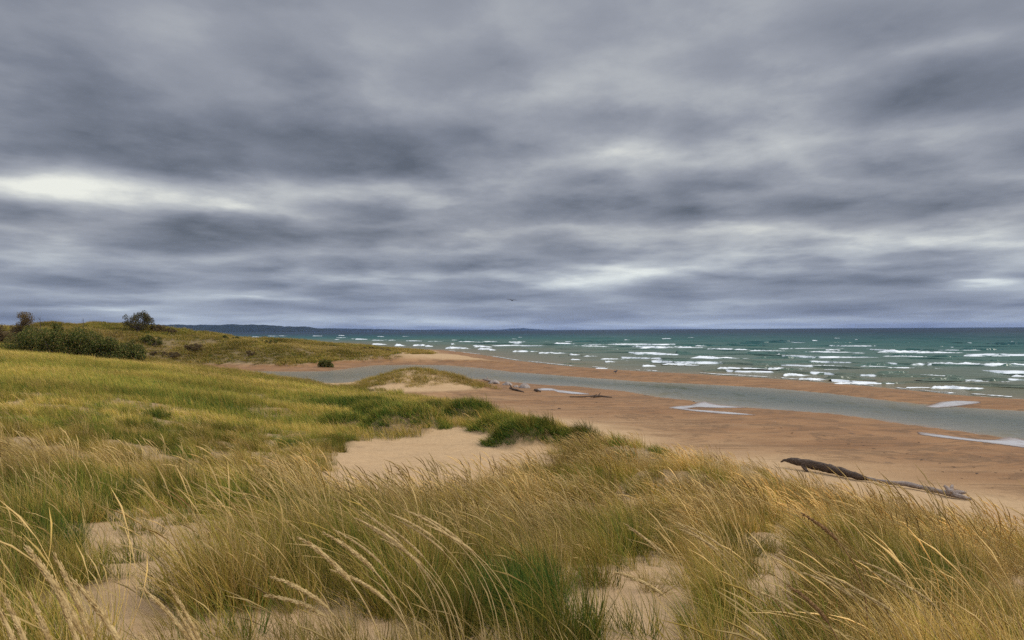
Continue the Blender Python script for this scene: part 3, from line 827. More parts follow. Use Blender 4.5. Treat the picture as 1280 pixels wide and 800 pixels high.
def area(name, coll, y0, y1, step, txl, txr, keep, scale, seed, label, stemfrac=0.5, zs=1.0, tilt=0.0, clump=0.9, tuss=0, per=7):
    rng = np.random.default_rng(seed)
    xs, ys = np.meshgrid(np.arange(txl * y1, txr * y1, step), np.arange(y0, y1, step))
    x = xs.ravel() + rng.uniform(-.6, .6, xs.size) * step; y = ys.ravel() + rng.uniform(-.6, .6, xs.size) * step
    cl_ = np.ones(x.size); cs = np.ones(x.size); ch = np.zeros(x.size); ox = np.zeros(x.size); oy = np.zeros(x.size)
    if tuss:                                      # tussocks: several tufts crowd round one crown and splay outwards
        k0 = rng.random(x.size) < 0.16            # plus a few stray tufts between them
        X1, Y1, S1 = [x[k0]], [y[k0]], [rng.uniform(0.45, 0.8, k0.sum())]
        H1, OX, OY = [rng.normal(0, .1, k0.sum())], [ox[k0]], [oy[k0]]
        ux, uy = np.meshgrid(np.arange(txl * y1, txr * y1, tuss), np.arange(y0, y1, tuss))
        ux = ux.ravel() + rng.uniform(-.5, .5, ux.size) * tuss; uy = uy.ravel() + rng.uniform(-.5, .5, uy.size) * tuss
        R_ = tuss * rng.uniform(0.28, 0.55, ux.size); cnt = np.round(per * (R_ / (tuss * 0.42)) ** 2 * rng.uniform(.7, 1.3, ux.size)).astype(int)
        ii = np.repeat(np.arange(ux.size), cnt)
        a_ = rng.uniform(0, 6.283, ii.size); r_q = np.sqrt(rng.random(ii.size))
        dx = np.cos(a_) * r_q; dy = np.sin(a_) * r_q
        X1.append(ux[ii] + dx * R_[ii]); Y1.append(uy[ii] + dy * R_[ii])
        LQ = rng.uniform(0.62, 1.22, ux.size)[ii]
        S1.append(rng.uniform(0.72, 1.22, ux.size)[ii] * (1.08 - 0.3 * r_q ** 2)); H1.append(rng.normal(0, 0.13, ux.size)[ii] - 0.05 * r_q)
        OX.append(dx); OY.append(dy)
        cl_ = np.concatenate([np.ones(k0.sum()), LQ])
        x, y, cs, ch, ox, oy = (np.concatenate(q) for q in (X1, Y1, S1, H1, OX, OY))
    k = (x / np.maximum(y, 0.5) > txl - 0.6 / np.maximum(y, .5)) & (x / np.maximum(y, .5) < txr + 0.6 / np.maximum(y, .5))
    x, y, cs, ch, ox, oy, cl_ = (q[k] for q in (x, y, cs, ch, ox, oy, cl_))
    p = keep(x, y) * np.maximum(smooth(0.30, 0.48, fbm(x * clump, y * clump, 3, 91) + 0.06), 0.8 * (y > 13) * ((x < -6) | (y > 60)))
    for (hx, hy, r, hh) in HUM[:10]:
        p = np.maximum(p, 1.0 * (((x - hx) ** 2 + (y - hy) ** 2) < (r * 0.9) ** 2))
    k = rng.random(len(x)) < p
    x, y, p, cs, ch, ox, oy, cl_ = (q[k] for q in (x, y, p, cs, ch, ox, oy, cl_))
    nn = len(x)
    hue = np.clip(hue_map(x, y) + ch + rng.normal(0, 0.06, nn), 0, 1)
    cn = fbm(x * clump, y * clump, 3, 91)
    s = scale * cs * rng.uniform(0.8, 1.15, nn) * (0.7 + 0.3 * np.minimum(p, 1)) * (0.62 + 0.8 * cn)
    for (hx, hy, r, hh) in HUM:
        s = s * (1 + 0.22 * np.exp(-((x - hx) ** 2 + (y - hy) ** 2) / (r * r)))
    size = np.stack([s, s, s * zs * rng.uniform(0.85, 1.15, nn)], -1)
    turn = np.stack([rng.normal(0, .06, nn) - 0.38 * oy, rng.normal(-tilt, .08, nn) + 0.38 * ox, rng.normal(0.0, 0.45, nn)], -1)
    npk = PROTO[coll][1]
    s = s * (1 - 0.25 * smooth(10, 14, y) * smooth(-2.5, -5, x) * (y < 30)) * (1 - 0.30 * smooth(13, 17, y) * smooth(1.5, 3.5, x))
    size = np.stack([s, s, s * zs * rng.uniform(0.85, 1.15, nn)], -1)
    stem = rng.random(nn) < stemfrac * (1 - 0.85 * smooth(10.5, 13.5, y) * smooth(-2.5, -5, x)) * smooth(0.35, 0.7, hue) * (0.35 + 0.65 * smooth(3, 7, y)) * (y > 3.4)
    pick = rng.integers(0, NV, nn) + (NV * stem if npk > NV else 0)
    lum = rng.uniform(0.85, 1.12, nn) * cl_
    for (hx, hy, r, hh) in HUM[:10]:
        lum = lum * (1 - 0.38 * np.exp(-((x - hx) ** 2 + (y - hy) ** 2) / (r * r)))  # hummock tufts darkened: shade of their steep fronts put into the colour
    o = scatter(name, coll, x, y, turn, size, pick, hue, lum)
    tag(o, label, 'grass', kind='stuff')
    print(name, nn)
    return o


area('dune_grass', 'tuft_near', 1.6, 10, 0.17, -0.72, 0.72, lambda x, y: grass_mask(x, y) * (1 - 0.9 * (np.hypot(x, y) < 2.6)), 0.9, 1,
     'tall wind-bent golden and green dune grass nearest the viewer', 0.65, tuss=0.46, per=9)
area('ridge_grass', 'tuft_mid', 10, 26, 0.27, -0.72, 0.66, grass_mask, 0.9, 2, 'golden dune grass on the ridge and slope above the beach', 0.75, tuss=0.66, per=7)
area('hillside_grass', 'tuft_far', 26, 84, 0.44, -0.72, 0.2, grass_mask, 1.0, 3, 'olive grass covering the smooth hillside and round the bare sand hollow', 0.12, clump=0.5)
# dense green mounds of fresh grass hanging over the edge of the sand hollow
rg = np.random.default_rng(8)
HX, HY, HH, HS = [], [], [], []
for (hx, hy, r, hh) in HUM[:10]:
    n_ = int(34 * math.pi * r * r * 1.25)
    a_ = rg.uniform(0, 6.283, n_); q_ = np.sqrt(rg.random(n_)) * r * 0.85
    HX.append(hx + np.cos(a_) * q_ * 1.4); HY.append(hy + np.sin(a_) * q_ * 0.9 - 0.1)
    HH.append(np.clip(rg.uniform(0.14, 0.32) + 0.16 * np.sin(a_) + rg.normal(0, .08, n_), 0, 1)); HS.append(rg.uniform(0.75, 1.2, n_) * (1.1 - 0.35 * (q_ / r) ** 2))  # near side of each mound a darker green, its shade painted in
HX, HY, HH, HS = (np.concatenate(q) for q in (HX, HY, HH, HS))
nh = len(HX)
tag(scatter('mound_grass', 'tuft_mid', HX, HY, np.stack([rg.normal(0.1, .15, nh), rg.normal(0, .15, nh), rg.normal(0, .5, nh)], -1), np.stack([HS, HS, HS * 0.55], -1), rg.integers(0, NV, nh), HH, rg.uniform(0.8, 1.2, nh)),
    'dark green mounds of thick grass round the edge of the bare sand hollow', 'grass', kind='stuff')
KNOLL = [(-13.5, 66), (-11, 70), (-7.5, 72), (-3.5, 70.5), (-1.5, 68), (-3, 66), (-5, 66.5), (-7, 64.8), (-9, 65.2), (-11.5, 64.5)]


def far_keep(x, y):
    kn = smooth(-1.2, 0.5, seg_dist(x, y, KNOLL, True) * np.where(inside(x, y, KNOLL), 1, -1) + (fbm(x * 0.5, y * 0.5, 3, 8) - .5) * 3)
    z = ground(x, y)
    fd = smooth(0.38, 0.7, z) * (y > 86) * smooth(-0.12, -0.165, x / np.maximum(y, 1)) * (0.45 + 0.55 * smooth(0.3, 0.5, fbm(x * 0.13, y * 0.13, 4, 9)))
    sp = inside(x, y, [(-33, 190), (-25, 175), (-17, 150), (-12, 150), (-18, 180), (-28, 205)]) * 0.45
    return np.maximum(np.maximum(kn, fd), sp)


area('knoll_grass', 'tuft_far', 62, 74, 0.42, -0.25, 0.02, far_keep, 0.95, 4, 'grass on the small isolated sandy knoll beside the creek', 0.2)
area('distant_grass', 'tuft_distant', 86, 210, 0.62, -0.70, -0.07, far_keep, 1.0, 5, 'patchy dry grass on the far dune behind the creek', 0.0, clump=0.18)

# ------------------------------------------------------------------ single seed-headed stems close to the viewer
def stem(tip, mid, d, label, group=None, brown=False, thick=1.0, head=0.24, d2=None):
    rng = np.random.default_rng(int(tip[0] * 7 + tip[1]) % 100000)
    T = EYE + ray(*tip) * d
    Mp = EYE + ray(*mid) * (d2 or d)
    root = Mp + (Mp - T) * np.array([0.55, 0.5, 0])
    root[2] = ground(root[0:1], root[1:2])[0]
    # parabola through root, mid, tip
    l1 = np.linalg.norm(Mp - root); l2 = np.linalg.norm(T - Mp); u = l1 / (l1 + l2)
    t = np.linspace(0, 1, 26)[:, None]
    c = (Mp - (1 - u) ** 2 * root - u * u * T) / (2 * u * (1 - u))
    P = (1 - t) ** 2 * root + 2 * t * (1 - t) * c + t * t * T
    seg = np.linalg.norm(np.diff(P, axis=0), axis=1); s = np.concatenate([[0], np.cumsum(seg)]); L = s[-1]
    e = bpy.data.objects.new('grass_stem', None); COL.objects.link(e); e.location = root; e.empty_display_size = 0.05
    tag(e, label, 'grass stem', group)
    def at(q): return np.array([np.interp(q, s, P[:, k]) for k in range(3)]) - root
    h0 = L - head
    mb = MB()
    V, Fc = tube([at(q) for q in np.linspace(0, h0 + 0.02, 14)], np.linspace(0.0024, 0.0017, 14) * thick, 6)
    mb.put(V, Fc)
    M_ = M_STALKB if brown else M_STALK
    add('stalk', mb.mesh('stalk', [M_], True), e)
    mb = MB()
    hq = np.linspace(h0, L, 12); u = (hq - h0) / head
    R = 0.0052 * thick * np.clip(np.minimum(u / 0.16, 1) ** 0.6 * (1 - u ** 3) ** 0.8, 0.06, 1)
    V, Fc = tube([at(q) for q in hq], R, 7)
    mb.put(V, Fc)
    for k in range(110):                         # overlapping spikelets
        uu = rng.uniform(0.02, 0.93); q = h0 + uu * head
        p = at(q); dr = at(min(q + 0.02, L)) - at(q - 0.01); dr /= np.linalg.norm(dr)
        o = rng.normal(size=3); o -= dr * o.dot(dr); o /= np.linalg.norm(o)
        sd = np.cross(dr, o)
        r = np.interp(uu, u, R); l = rng.uniform(0.010, 0.016) * (0.7 + 0.3 * thick)
        b0 = p + o * r * 0.75
        mb.put([b0, b0 + dr * l * .45 + sd * 0.0016 * thick + o * 0.0012, b0 + dr * l + o * 0.0024 * thick, b0 + dr * l * .45 - sd * 0.0016 * thick + o * 0.0012, b0 + dr * l * 0.45 + o * 0.0030 * thick],
               [(0, 1, 4), (1, 2, 4), (2, 3, 4), (3, 0, 4)])
    add('seed_head', mb.mesh('seed_head', [M_]), e)
    return e


FRONT = [((29, 679), (72, 737), 2.05, 'thick straw stem with the highest tip of the cluster in the lower left corner', 1.15),
         ((65, 688), (92, 742), 2.15, 'straw stem whose tip stands just right of the highest tip in the lower left corner', 1.0),
         ((86, 719), (126, 766), 2.1, 'straw stem bowing rightmost out of the lower left corner cluster', 1.1),
         ((68, 734), (88, 780), 2.0, 'short straw stem tucked under the tallest stem of the lower left corner', 0.95),
         ((31, 733), (48, 768), 1.95, 'straight straw stem between the corner and the tallest stem at lower left', 1.0),
         ((-2, 734), (17, 770), 1.9, 'straw stem leaning in at the left edge, upper of the two at the edge', 1.0),
         ((-6, 752), (10, 784), 1.85, 'straw stem leaning in at the left edge, lower of the two at the edge', 1.05),
         ((170, 729), (208, 763), 2.2, 'left taller stem of the trio over bare sand at the bottom left', 0.95),
         ((208, 728), (233, 768), 2.3, 'right thin stem of the trio over bare sand at the bottom left', 0.85),
         ((219, 757), (235, 786), 2.2, 'short middle stem of the trio over bare sand at the bottom left', 0.9),
         ((170, 787), (182, 802), 2.0, 'stem of which only the tip shows at the bottom edge over bare sand', 0.9),
         ((371, 670), (425, 712), 3.0, 'bold straw stem standing apart above the dark green tuft at bottom centre left', 1.25),
         ((336, 720), (400, 752), 3.1, 'upper of two low straw stems arching over bare sand', 1.1),
         ((328, 744), (395, 763), 3.1, 'lower of two low straw stems arching over bare sand', 1.05),
         ((402, 665), (462, 707), 3.2, 'straw stem at the left of the big fan, nearest the bold single stem', 1.15),
         ((411, 711), (470, 740), 3.1, 'low straw stem crossing under the big fan of stems', 0.95),
         ((1000, 641), (1048, 677), 4.6, 'stem with a dark brown plump head above the grass at the right', 1.5),
         ((982, 730), (1025, 765), 3.6, 'stem with a dark brown head over the bare patch at lower right', 1.2),
         ((765, 714), (828, 743), 3.5, 'low straw stem reaching left over the bare sand patch at lower centre', 1.0)]
for (tip, mid, d, lab, th) in FRONT:
    stem(tip, mid, d, lab, 'seed-headed stems near the viewer', 'brown' in lab, th * 1.25, 0.27 if d < 2.5 else 0.26)
for (tx, ty) in [(448, 637), (440, 646), (455, 655), (465, 662), (474, 672), (482, 640), (478, 654), (497, 650), (503, 636), (521, 641), (530, 655), (415, 661)]:
    stem((tx, ty), (tx + 60 + (tx % 7) * 2, ty + 42 + (ty % 5) * 4), 3.4 + (tx % 5) * 0.12, 'thin straw stem in the wide wind-swept fan of stems at bottom centre', 'stems in the wind-swept fan', False, 0.95, 0.25)
for (tx, ty) in [(778, 653), (784, 660), (843, 652), (852, 655), (846, 660)]:
    stem((tx, ty), (tx + 55 + (tx % 7) * 2, ty + 42 + (ty % 5) * 3), 4.2 + (tx % 5) * 0.1, 'thin straw stem arching left above the bare sand patch at lower right of centre', 'stems over the bare patch', False, 0.95, 0.26)
for (tx, ty) in [(1015, 712), (1040, 722), (1070, 700), (1085, 712), (1110, 722), (1000, 715), (935, 735), (1055, 735)]:
    stem((tx, ty), (tx + 62 + (tx % 7) * 2, ty + 40 + (ty % 5) * 3), 3.8 + (tx % 5) * 0.1, 'long straw stem lying far over to the left in the lower right grass', 'wind-bent stems at lower right', False, 1.0, 0.26)

# ------------------------------------------------------------------ shrubs and tree
def leaves(mb, rng, c, rad, n_, size, tlo=0.0, thi=1.0):
    for k in range(n_):
        v = rng.normal(size=3); v /= np.linalg.norm(v); r = rng.random() ** 0.45
        p = np.array(c) + v * np.array(rad) * r
        a = rng.normal(size=3); a /= np.linalg.norm(a); b = np.cross(a, rng.normal(size=3)); b /= np.linalg.norm(b)
        s = size * rng.uniform(.6, 1.3)
        mb.put([p - a * s, p + b * s * .5, p + a * s, p - b * s * .5], [(0, 1, 2, 3)], 0, rng.uniform(tlo, thi))


def shrub(name, px, py, d, wpx, hpx, label, cat, m, group=None, dens=1.0, seed=0, depth=1.0, leaf=0.09):
    rng = np.random.default_rng(seed + int(px * 3))
    q = EYE + ray(px, py) * d
    if d > 90:                                    # its foot is in view: stand it where the sight line meets the dune
        t_ = np.linspace(80, 230, 900); P_ = EYE[None] + ray(px, py)[None] * t_[:, None]
        hit = P_[:, 2] < ground(P_[:, 0], P_[:, 1])
        if hit.any(): d = t_[np.argmax(hit)]; q = P_[np.argmax(hit)]
    z = ground(q[0:1], q[1:2])[0]
    base = np.array([q[0], q[1], z])
    top = q[2] + hpx * d / F - z                  # keeps its top where the photo shows it
    wd = wpx * d / F
    top = max(top, 0.3)
    e = bpy.data.objects.new(name, None); COL.objects.link(e); e.location = base
    tag(e, label, cat, group)
    mb = MB(); sb = MB()
    ncl = int(14 * dens) + 6
    for k in range(ncl):
        u = rng.uniform(-1, 1)
        hh = top * rng.uniform(0.08, 0.70 + 0.32 * math.sin(k * 2.4 + px) ** 2) * math.sqrt(max(0.1, 1 - 0.75 * u * u))
        c = np.array([u * wd * 0.44, rng.normal(0, 0.22) * wd * depth * 0.6, hh])
        rr = min(wd * 0.2, top * 0.3) * rng.uniform(0.6, 1.1)
        leaves(mb, rng, c, (rr * 1.3, rr * 1.3, rr), int(300 * dens), leaf * 0.68)
        V, Fc = tube([(c[0] * .35, c[1] * .35, -0.1), (c[0] * .75, c[1] * .75, hh * .6), (c[0], c[1], hh)], [0.035, 0.022, 0.01], 5)
        sb.put(V, Fc)
    add('foliage', mb.mesh('foliage', [m]), e)
    add('stems', sb.mesh('stems', [M_TWIG]), e)
    return e


T_ = 'shrubs in the thicket on the hill crest'
shrub('shrub', 38, 434, 66, 58, 26, 'dark green shrub at the left end of the thicket on the hill crest', 'shrub', M_LEAF, T_, 1.6, 1)
shrub('shrub', 74, 437, 65, 56, 31, 'tallest green shrub in the middle of the thicket on the hill crest', 'shrub', M_LEAF, T_, 1.7, 2)
shrub('shrub', 108, 441, 66, 52, 28, 'green shrub right of the tallest one in the crest thicket', 'shrub', M_LEAF, T_, 1.6, 3)
shrub('shrub', 138, 444, 66, 44, 25, 'olive shrub second from the right end of the crest thicket', 'shrub', M_LEAF, T_, 1.5, 4)
shrub('shrub', 163, 446, 66, 34, 21, 'lowest shrub at the right end of the crest thicket', 'shrub', M_LEAF, T_, 1.4, 5)
shrub('shrub', 30, 424, 84, 34, 32, 'round reddish brown bush rising behind the left of the thicket', 'shrub', M_LEAFB, None, 1.3, 6)
shrub('shrub', 72, 420, 88, 18, 17, 'small dark round bush peeping over the middle of the thicket', 'shrub', M_LEAF, None, 1.1, 7)
shrub('shrub', 4, 424, 86, 26, 26, 'dark twiggy bush cut by the left edge', 'shrub', M_LEAFB, None, 0.9, 8)
shrub('shrub', 185, 431, 108, 36, 11, 'low dark spreading bush on the far dune below the lone tree', 'shrub', M_LEAF, None, 1.2, 9)
shrub('shrub', 240, 439, 108, 32, 10, 'purplish low bush on the far dune slope right of the lone tree', 'shrub', M_LEAFB, None, 1.0, 10)
shrub('shrub', 198, 415, 128, 20, 10, 'dark low bush touching the right foot of the lone tree', 'shrub', M_LEAFB, None, 1.0, 11)
shrub('shrub', 212, 417, 129, 14, 8, 'smallest bush trailing right of the lone tree on the skyline', 'shrub', M_LEAFB, None, 0.8, 12)
shrub('shrub', 406, 459, 107, 19, 10, 'solitary dark green bush on bare sand beside the creek', 'shrub', M_LEAF, None, 1.2, 13)
shrub('shrub', 205, 446, 95, 40, 9, 'brown heathy bush in the dip behind the hill crest', 'shrub', M_LEAFB, None, 1.0, 14)
shrub('shrub', 311, 445, 113, 16, 6, 'small rusty bush low on the far dune', 'shrub', M_LEAFB, None, 0.8, 15)
shrub('shrub', 330, 430, 148, 46, 6, 'low green bush along the crest of the far dune', 'shrub', M_LEAF, None, 0.9, 16, 0.6)
shrub('shrub', 283, 424, 145, 34, 5, 'thin line of green brush on the far dune skyline', 'shrub', M_LEAF, None, 0.8, 17, 0.6)
for i, (px, w_) in enumerate([(456, 6), (464, 6), (471, 5), (477, 6), (485, 5)]):
    shrub('shrub', px, 437 + i * 0.7, 195, w_, 4.0, 'tiny dark bush in the row on the sand spit by the surf', 'shrub', M_LEAFB, 'tiny bushes on the sand spit', 0.3, 20 + i, 1.0, 0.16)

# lone tree
d = 128
q = EYE + ray(172, 413) * d
z = ground(q[0:1], q[1:2])[0]
H = q[2] + 24 * d / F - z
rng = np.random.default_rng(4)
e = bpy.data.objects.new('tree', None); COL.objects.link(e); e.location = (q[0], q[1], z)
tag(e, 'lone small autumn tree standing on the far dune skyline', 'tree')
tb = MB(); cb = MB()
V, Fc = tube([(0, 0, -.2), (0.05, 0, H * .2), (0.1, .05, H * .4)], [.13, .11, .09], 7); tb.put(V, Fc)
for k in range(30):
    a = rng.uniform(0, 6.28); r = H * 0.62 * math.sqrt(rng.random()); hz = H * rng.uniform(0.30, 0.96) * (1 - 0.3 * (r / (H * .62)) ** 2)
    tip = (r * math.cos(a), r * math.sin(a), hz)
    V, Fc = tube([(0.05, 0, H * rng.uniform(.12, .35)), (tip[0] * .5, tip[1] * .5, hz * .65), tip], [.06, .035, .012], 5); tb.put(V, Fc)
    leaves(cb, rng, tip, (H * .19, H * .19, H * .15), 120, 0.10)
add('trunk', tb.mesh('trunk', [M_TWIG]), e); add('crown', cb.mesh('crown', [M_LEAFT]), e)
for (px, py, d, h, lab) in [(50, 413, 92, 17, 'thin bare dead sapling above the thicket, taller of two'), (104, 412, 118, 14, 'thin bare dead sapling on the skyline right of the thicket')]:
    q = EYE + ray(px, py) * d; z = ground(q[0:1], q[1:2])[0]; H = q[2] + h * d / F - z
    mb = MB(); V, Fc = tube([(0, 0, -.1), (0.04, 0, H * .5), (0.0, 0, H)], [.045, .035, .015], 5); mb.put(V, Fc)
    for k in range(5):
        zz_ = H * rng.uniform(.45, .9); a = rng.uniform(0, 6.28)
        V, Fc = tube([(0.02, 0, zz_), (.25 * math.cos(a), .25 * math.sin(a), zz_ + .35)], [.015, .006], 4); mb.put(V, Fc)
    tag(add('bare_sapling', mb.mesh('bare_sapling', [M_TWIG]), loc=(q[0], q[1], z)), lab, 'sapling')

# ------------------------------------------------------------------ driftwood, rocks, scraps
def logcurve(pts, zoff=0.1):
    out_ = []
    for (px, py, lift) in pts:
        p = flat(px, py, 0.55)
        for _ in range(6):
            p = flat(px, py, float(ground(p[0:1], p[1:2])[0]) + lift)
        out_.append(p)
    return np.array(out_)


def resample(P, m_):
    s = np.concatenate([[0], np.cumsum(np.linalg.norm(np.diff(P, axis=0), axis=1))])
    q = np.linspace(0, s[-1], m_)
    return np.stack([np.interp(q, s, P[:, k]) for k in range(3)], -1)


rng = np.random.default_rng(9)
A1 = resample(logcurve([(984, 575, .25), (1000, 578, .24), (1025, 583, .20), (1050, 589, .17), (1072, 595.5, .13), (1090, 600, .07)]), 26)
A2 = resample(logcurve([(1084, 598, .10), (1110, 603, .10), (1135, 605.5, .11), (1165, 612, .09), (1190, 618, .10), (1214, 624, .05)]), 26)
root = A1[0].copy(); root[2] = ground(root[0:1], root[1:2])[0]
e = bpy.data.objects.new('driftwood_log', None); COL.objects.link(e); e.location = root
tag(e, 'long dark driftwood trunk with a pale thin end lying on the open beach', 'driftwood')
u = np.linspace(0, 1, 26)
mb = MB(); R = np.interp(u, [0, .08, .25, .6, .9, 1], [.05, .11, .145, .13, .095, .04]) * (1 + .05 * np.sin(u * 31))
V, Fc = tube(A1 - root, R, 12, rng, 0.09, 0.8); mb.put(V, Fc)
add('trunk', mb.mesh('trunk', [M_WOOD], True), e)
mb = MB(); P = np.array([A1[1], A1[0] + (A1[0] - A1[3]) * .3 + [0, 0, -.02], A1[0] + (A1[0] - A1[3]) * .65 + [0, 0, -.10]]) - root
V, Fc = tube(resample(P, 7), np.linspace(.07, .02, 7), 8, rng, 0.12); mb.put(V, Fc)
add('splintered_tip', mb.mesh('splintered_tip', [M_WOOD], True), e)
mb = MB(); P = np.array([A1[4], A1[5] + [-.05, -.12, -.12], A1[6] + [-.1, -.2, -.22]]) - root
V, Fc = tube(resample(P, 6), np.linspace(.08, .04, 6), 7, rng, 0.12); mb.put(V, Fc)
add('broken_limb', mb.mesh('broken_limb', [M_WOOD], True), e)
mb = MB(); R = np.interp(u, [0, .1, .3, .7, .9, 1], [.04, .045, .065, .06, .07, .03]) * (1 + .08 * np.sin(u * 33 + 1))
V, Fc = tube(A2 - root, R, 10, rng, 0.1); mb.put(V, Fc)
add('pale_limb', mb.mesh('pale_limb', [M_WOODP], True), e)['label'] = 'bleached thinner end of the trunk'
mb = MB(); c0 = A2[21] - root
for dv in [(-.12, .1, .2), (.12, .15, .2), (.35, -.1, .05), (-.05, -.15, .1)]:
    V, Fc = tube(resample(np.array([c0, c0 + np.array(dv) * .6 + [0, 0, .03], c0 + np.array(dv)]), 5), np.linspace(.09, .03, 5), 7, rng, 0.12); mb.put(V, Fc)
add('root_stub', mb.mesh('root_stub', [M_WOODP], True), e)


def stick(name, pts, rads, m, lab, group=None, branches=()):
    P = resample(logcurve(pts), 12); b0 = P[0].copy(); b0[2] = ground(b0[0:1], b0[1:2])[0]
    mb = MB(); V, Fc = tube(P - b0, np.interp(np.linspace(0, 1, 12), np.linspace(0, 1, len(rads)), rads), 8, rng, .1); mb.put(V, Fc)
    for (i, v) in branches:
        V, Fc = tube([P[i] - b0, P[i] - b0 + np.array(v) * .6, P[i] - b0 + np.array(v)], [rads[1] * .7, rads[1] * .5, .02], 6); mb.put(V, Fc)
    return tag(add(name, mb.mesh(name, [m], True), loc=b0), lab, 'driftwood', group)


stick('driftwood', [(712, 496, .03), (730, 496, .05), (750, 495, .08), (765, 496.5, .03)], [.03, .06, .09, .03], M_WOOD, 'low dark branch of driftwood beyond the pale pool on the wet sand', None, [(8, (.2, .1, .25)), (6, (.3, 0, .15))])
stick('driftwood', [(604, 474, .2), (612, 476, .2), (622, 479, .1)], [.08, .13, .07], M_WOODP, 'pale weathered log end at the right foot of the grassy knoll', None, [(3, (.2, .1, .3))])
stick('driftwood', [(637, 485, .08), (646, 487.5, .08), (655, 490, .03)], [.05, .09, .03], M_WOOD, 'short dark log in front of the boulders by the creek', None, [(2, (-.2, .1, .4))])
stick('driftwood', [(668, 487, .05), (673, 488.3, .12), (676, 489.5, .05)], [.06, .10, .05], M_WOOD, 'dark stump lying at the left tip of the pale pool')


def boulder(px, py, w_, h_, lab, seed):
    p = logcurve([(px, py, 0.0)])[0]
    d_ = p[1]; rw = w_ * d_ / F / 2; rh = h_ * d_ / F * .62
    rg = np.random.default_rng(seed)
    import bmesh
    bm = bmesh.new(); bmesh.ops.create_icosphere(bm, subdivisions=3, radius=1)
    off = rg.uniform(0, 50, 2)
    for v in bm.verts:
        k = 0.7 + 0.6 * float(fbm(np.array([v.co.x * 1.4 + off[0] + v.co.z]), np.array([v.co.y * 1.4 + off[1] - v.co.z * .7]), 3, seed)[0])
        v.co = (v.co.x * rw * k, v.co.y * rw * .8 * k, max(v.co.z * rh * k, -0.25 * rh))
    me = bpy.data.meshes.new('boulder'); bm.to_mesh(me); bm.free(); me.materials.append(M_ROCK)
    tag(add('boulder', me, loc=(p[0], p[1], p[2])), lab, 'boulder')


boulder(617, 479.5, 14, 7, 'flat pale boulder beside the right foot of the knoll', 1)
boulder(634, 481.5, 12, 6, 'dark low boulder in the middle of the rocks by the creek', 2)
boulder(656, 485, 14, 9, 'largest pale boulder at the right of the rocks by the creek', 3)
boulder(645, 484, 7, 4, 'smallest stone between the two bigger boulders by the creek', 4)

SCR = [(1149, 553, 7), (1134, 567, 4), (1153, 575, 8), (1174, 579, 5), (1193, 584, 8), (1217, 584, 4), (1222, 592, 8), (1244, 591, 5), (1226, 571, 5), (1261, 571, 3), (1277, 588, 6), (1190, 563, 3), (893, 513, 5),
       (914, 512.5, 3), (977, 535, 6), (955, 534, 4), (990, 542, 5), (840, 526, 4), (877, 529, 4), (830, 529, 3), (900, 553, 4), (925, 558, 3), (868, 502, 6), (990, 541, 4), (1000, 529, 4), (1030, 545, 5),
       (1045, 549, 4), (1060, 555, 6), (1080, 557, 5), (1092, 561, 6), (1078, 553, 4), (806, 494, 5), (813, 498, 4), (724, 484, 4), (1265, 566, 3), (1105, 566, 4), (1010, 552, 3), (1202, 598, 4), (780, 520, 3), (1240, 610, 4),
       (1048, 535, 4), (1120, 548, 3), (760, 516, 4), (774, 530, 3), (700, 511, 12), (690, 512, 6), (746, 503, 6), (1178, 590, 5), (1262, 598, 4)]
base = []
for k in range(4):
    mb = MB()
    for j in range(4):
        a = rng.uniform(0, 3.14); l = rng.uniform(.25, .5); c = rng.normal(0, .12, 2)
        P = np.array([(c[0] - l * math.cos(a) * .6, c[1] - l * math.sin(a), .02), (c[0], c[1], .09 * rng.uniform(.5, 1.2)), (c[0] + l * math.cos(a) * .6, c[1] + l * math.sin(a), .02)])
        V, Fc = tube(resample(P, 6), [.02, .04, .055, .05, .04, .015], 6, rng, .2); mb.put(V, Fc)
    base.append(mb.mesh('wood_scrap', [M_WOOD]))
first = []
for i, (px, py, w_) in enumerate(SCR):
    p = logcurve([(px, py, 0)])[0]
    if i < 4: o = add('wood_scrap', base[i]); first.append(o)
    else: o = first[i % 4].copy(); COL.objects.link(o)
    o.location = p; s = w_ * p[1] / F / 1.0
    o.scale = (s, s, min(s, 1.0) * 0.7); o.rotation_euler = (0, 0, rng.uniform(-.4, .4))
    tag(o, 'small dark scrap of washed-up wood lying on the damp sand', 'wood scrap', 'wood scraps strewn over the beach')

# ------------------------------------------------------------------ gulls
def skin_mesh(name, pts, rads, edges, m, sub=2):
    me = bpy.data.meshes.new(name); me.from_pydata(pts, edges, [])
    o = bpy.data.objects.new(name, me); COL.objects.link(o)
    sk = o.modifiers.new('skin', 'SKIN')
    for v, r in zip(me.skin_vertices[0].data, rads): v.radius = r if isinstance(r, tuple) else (r, r)
    me.skin_vertices[0].data[0].use_root = True
    sb = o.modifiers.new('sub', 'SUBSURF'); sb.levels = sub; sb.render_levels = sub
    dg = bpy.context.evaluated_depsgraph_get()
    m2 = bpy.data.meshes.new_from_object(o.evaluated_get(dg))
    bpy.data.objects.remove(o); m2.materials.clear(); m2.materials.append(m)
    m2.polygons.foreach_set('use_smooth', np.ones(len(m2.polygons), bool))
    m2.name = name
    return m2


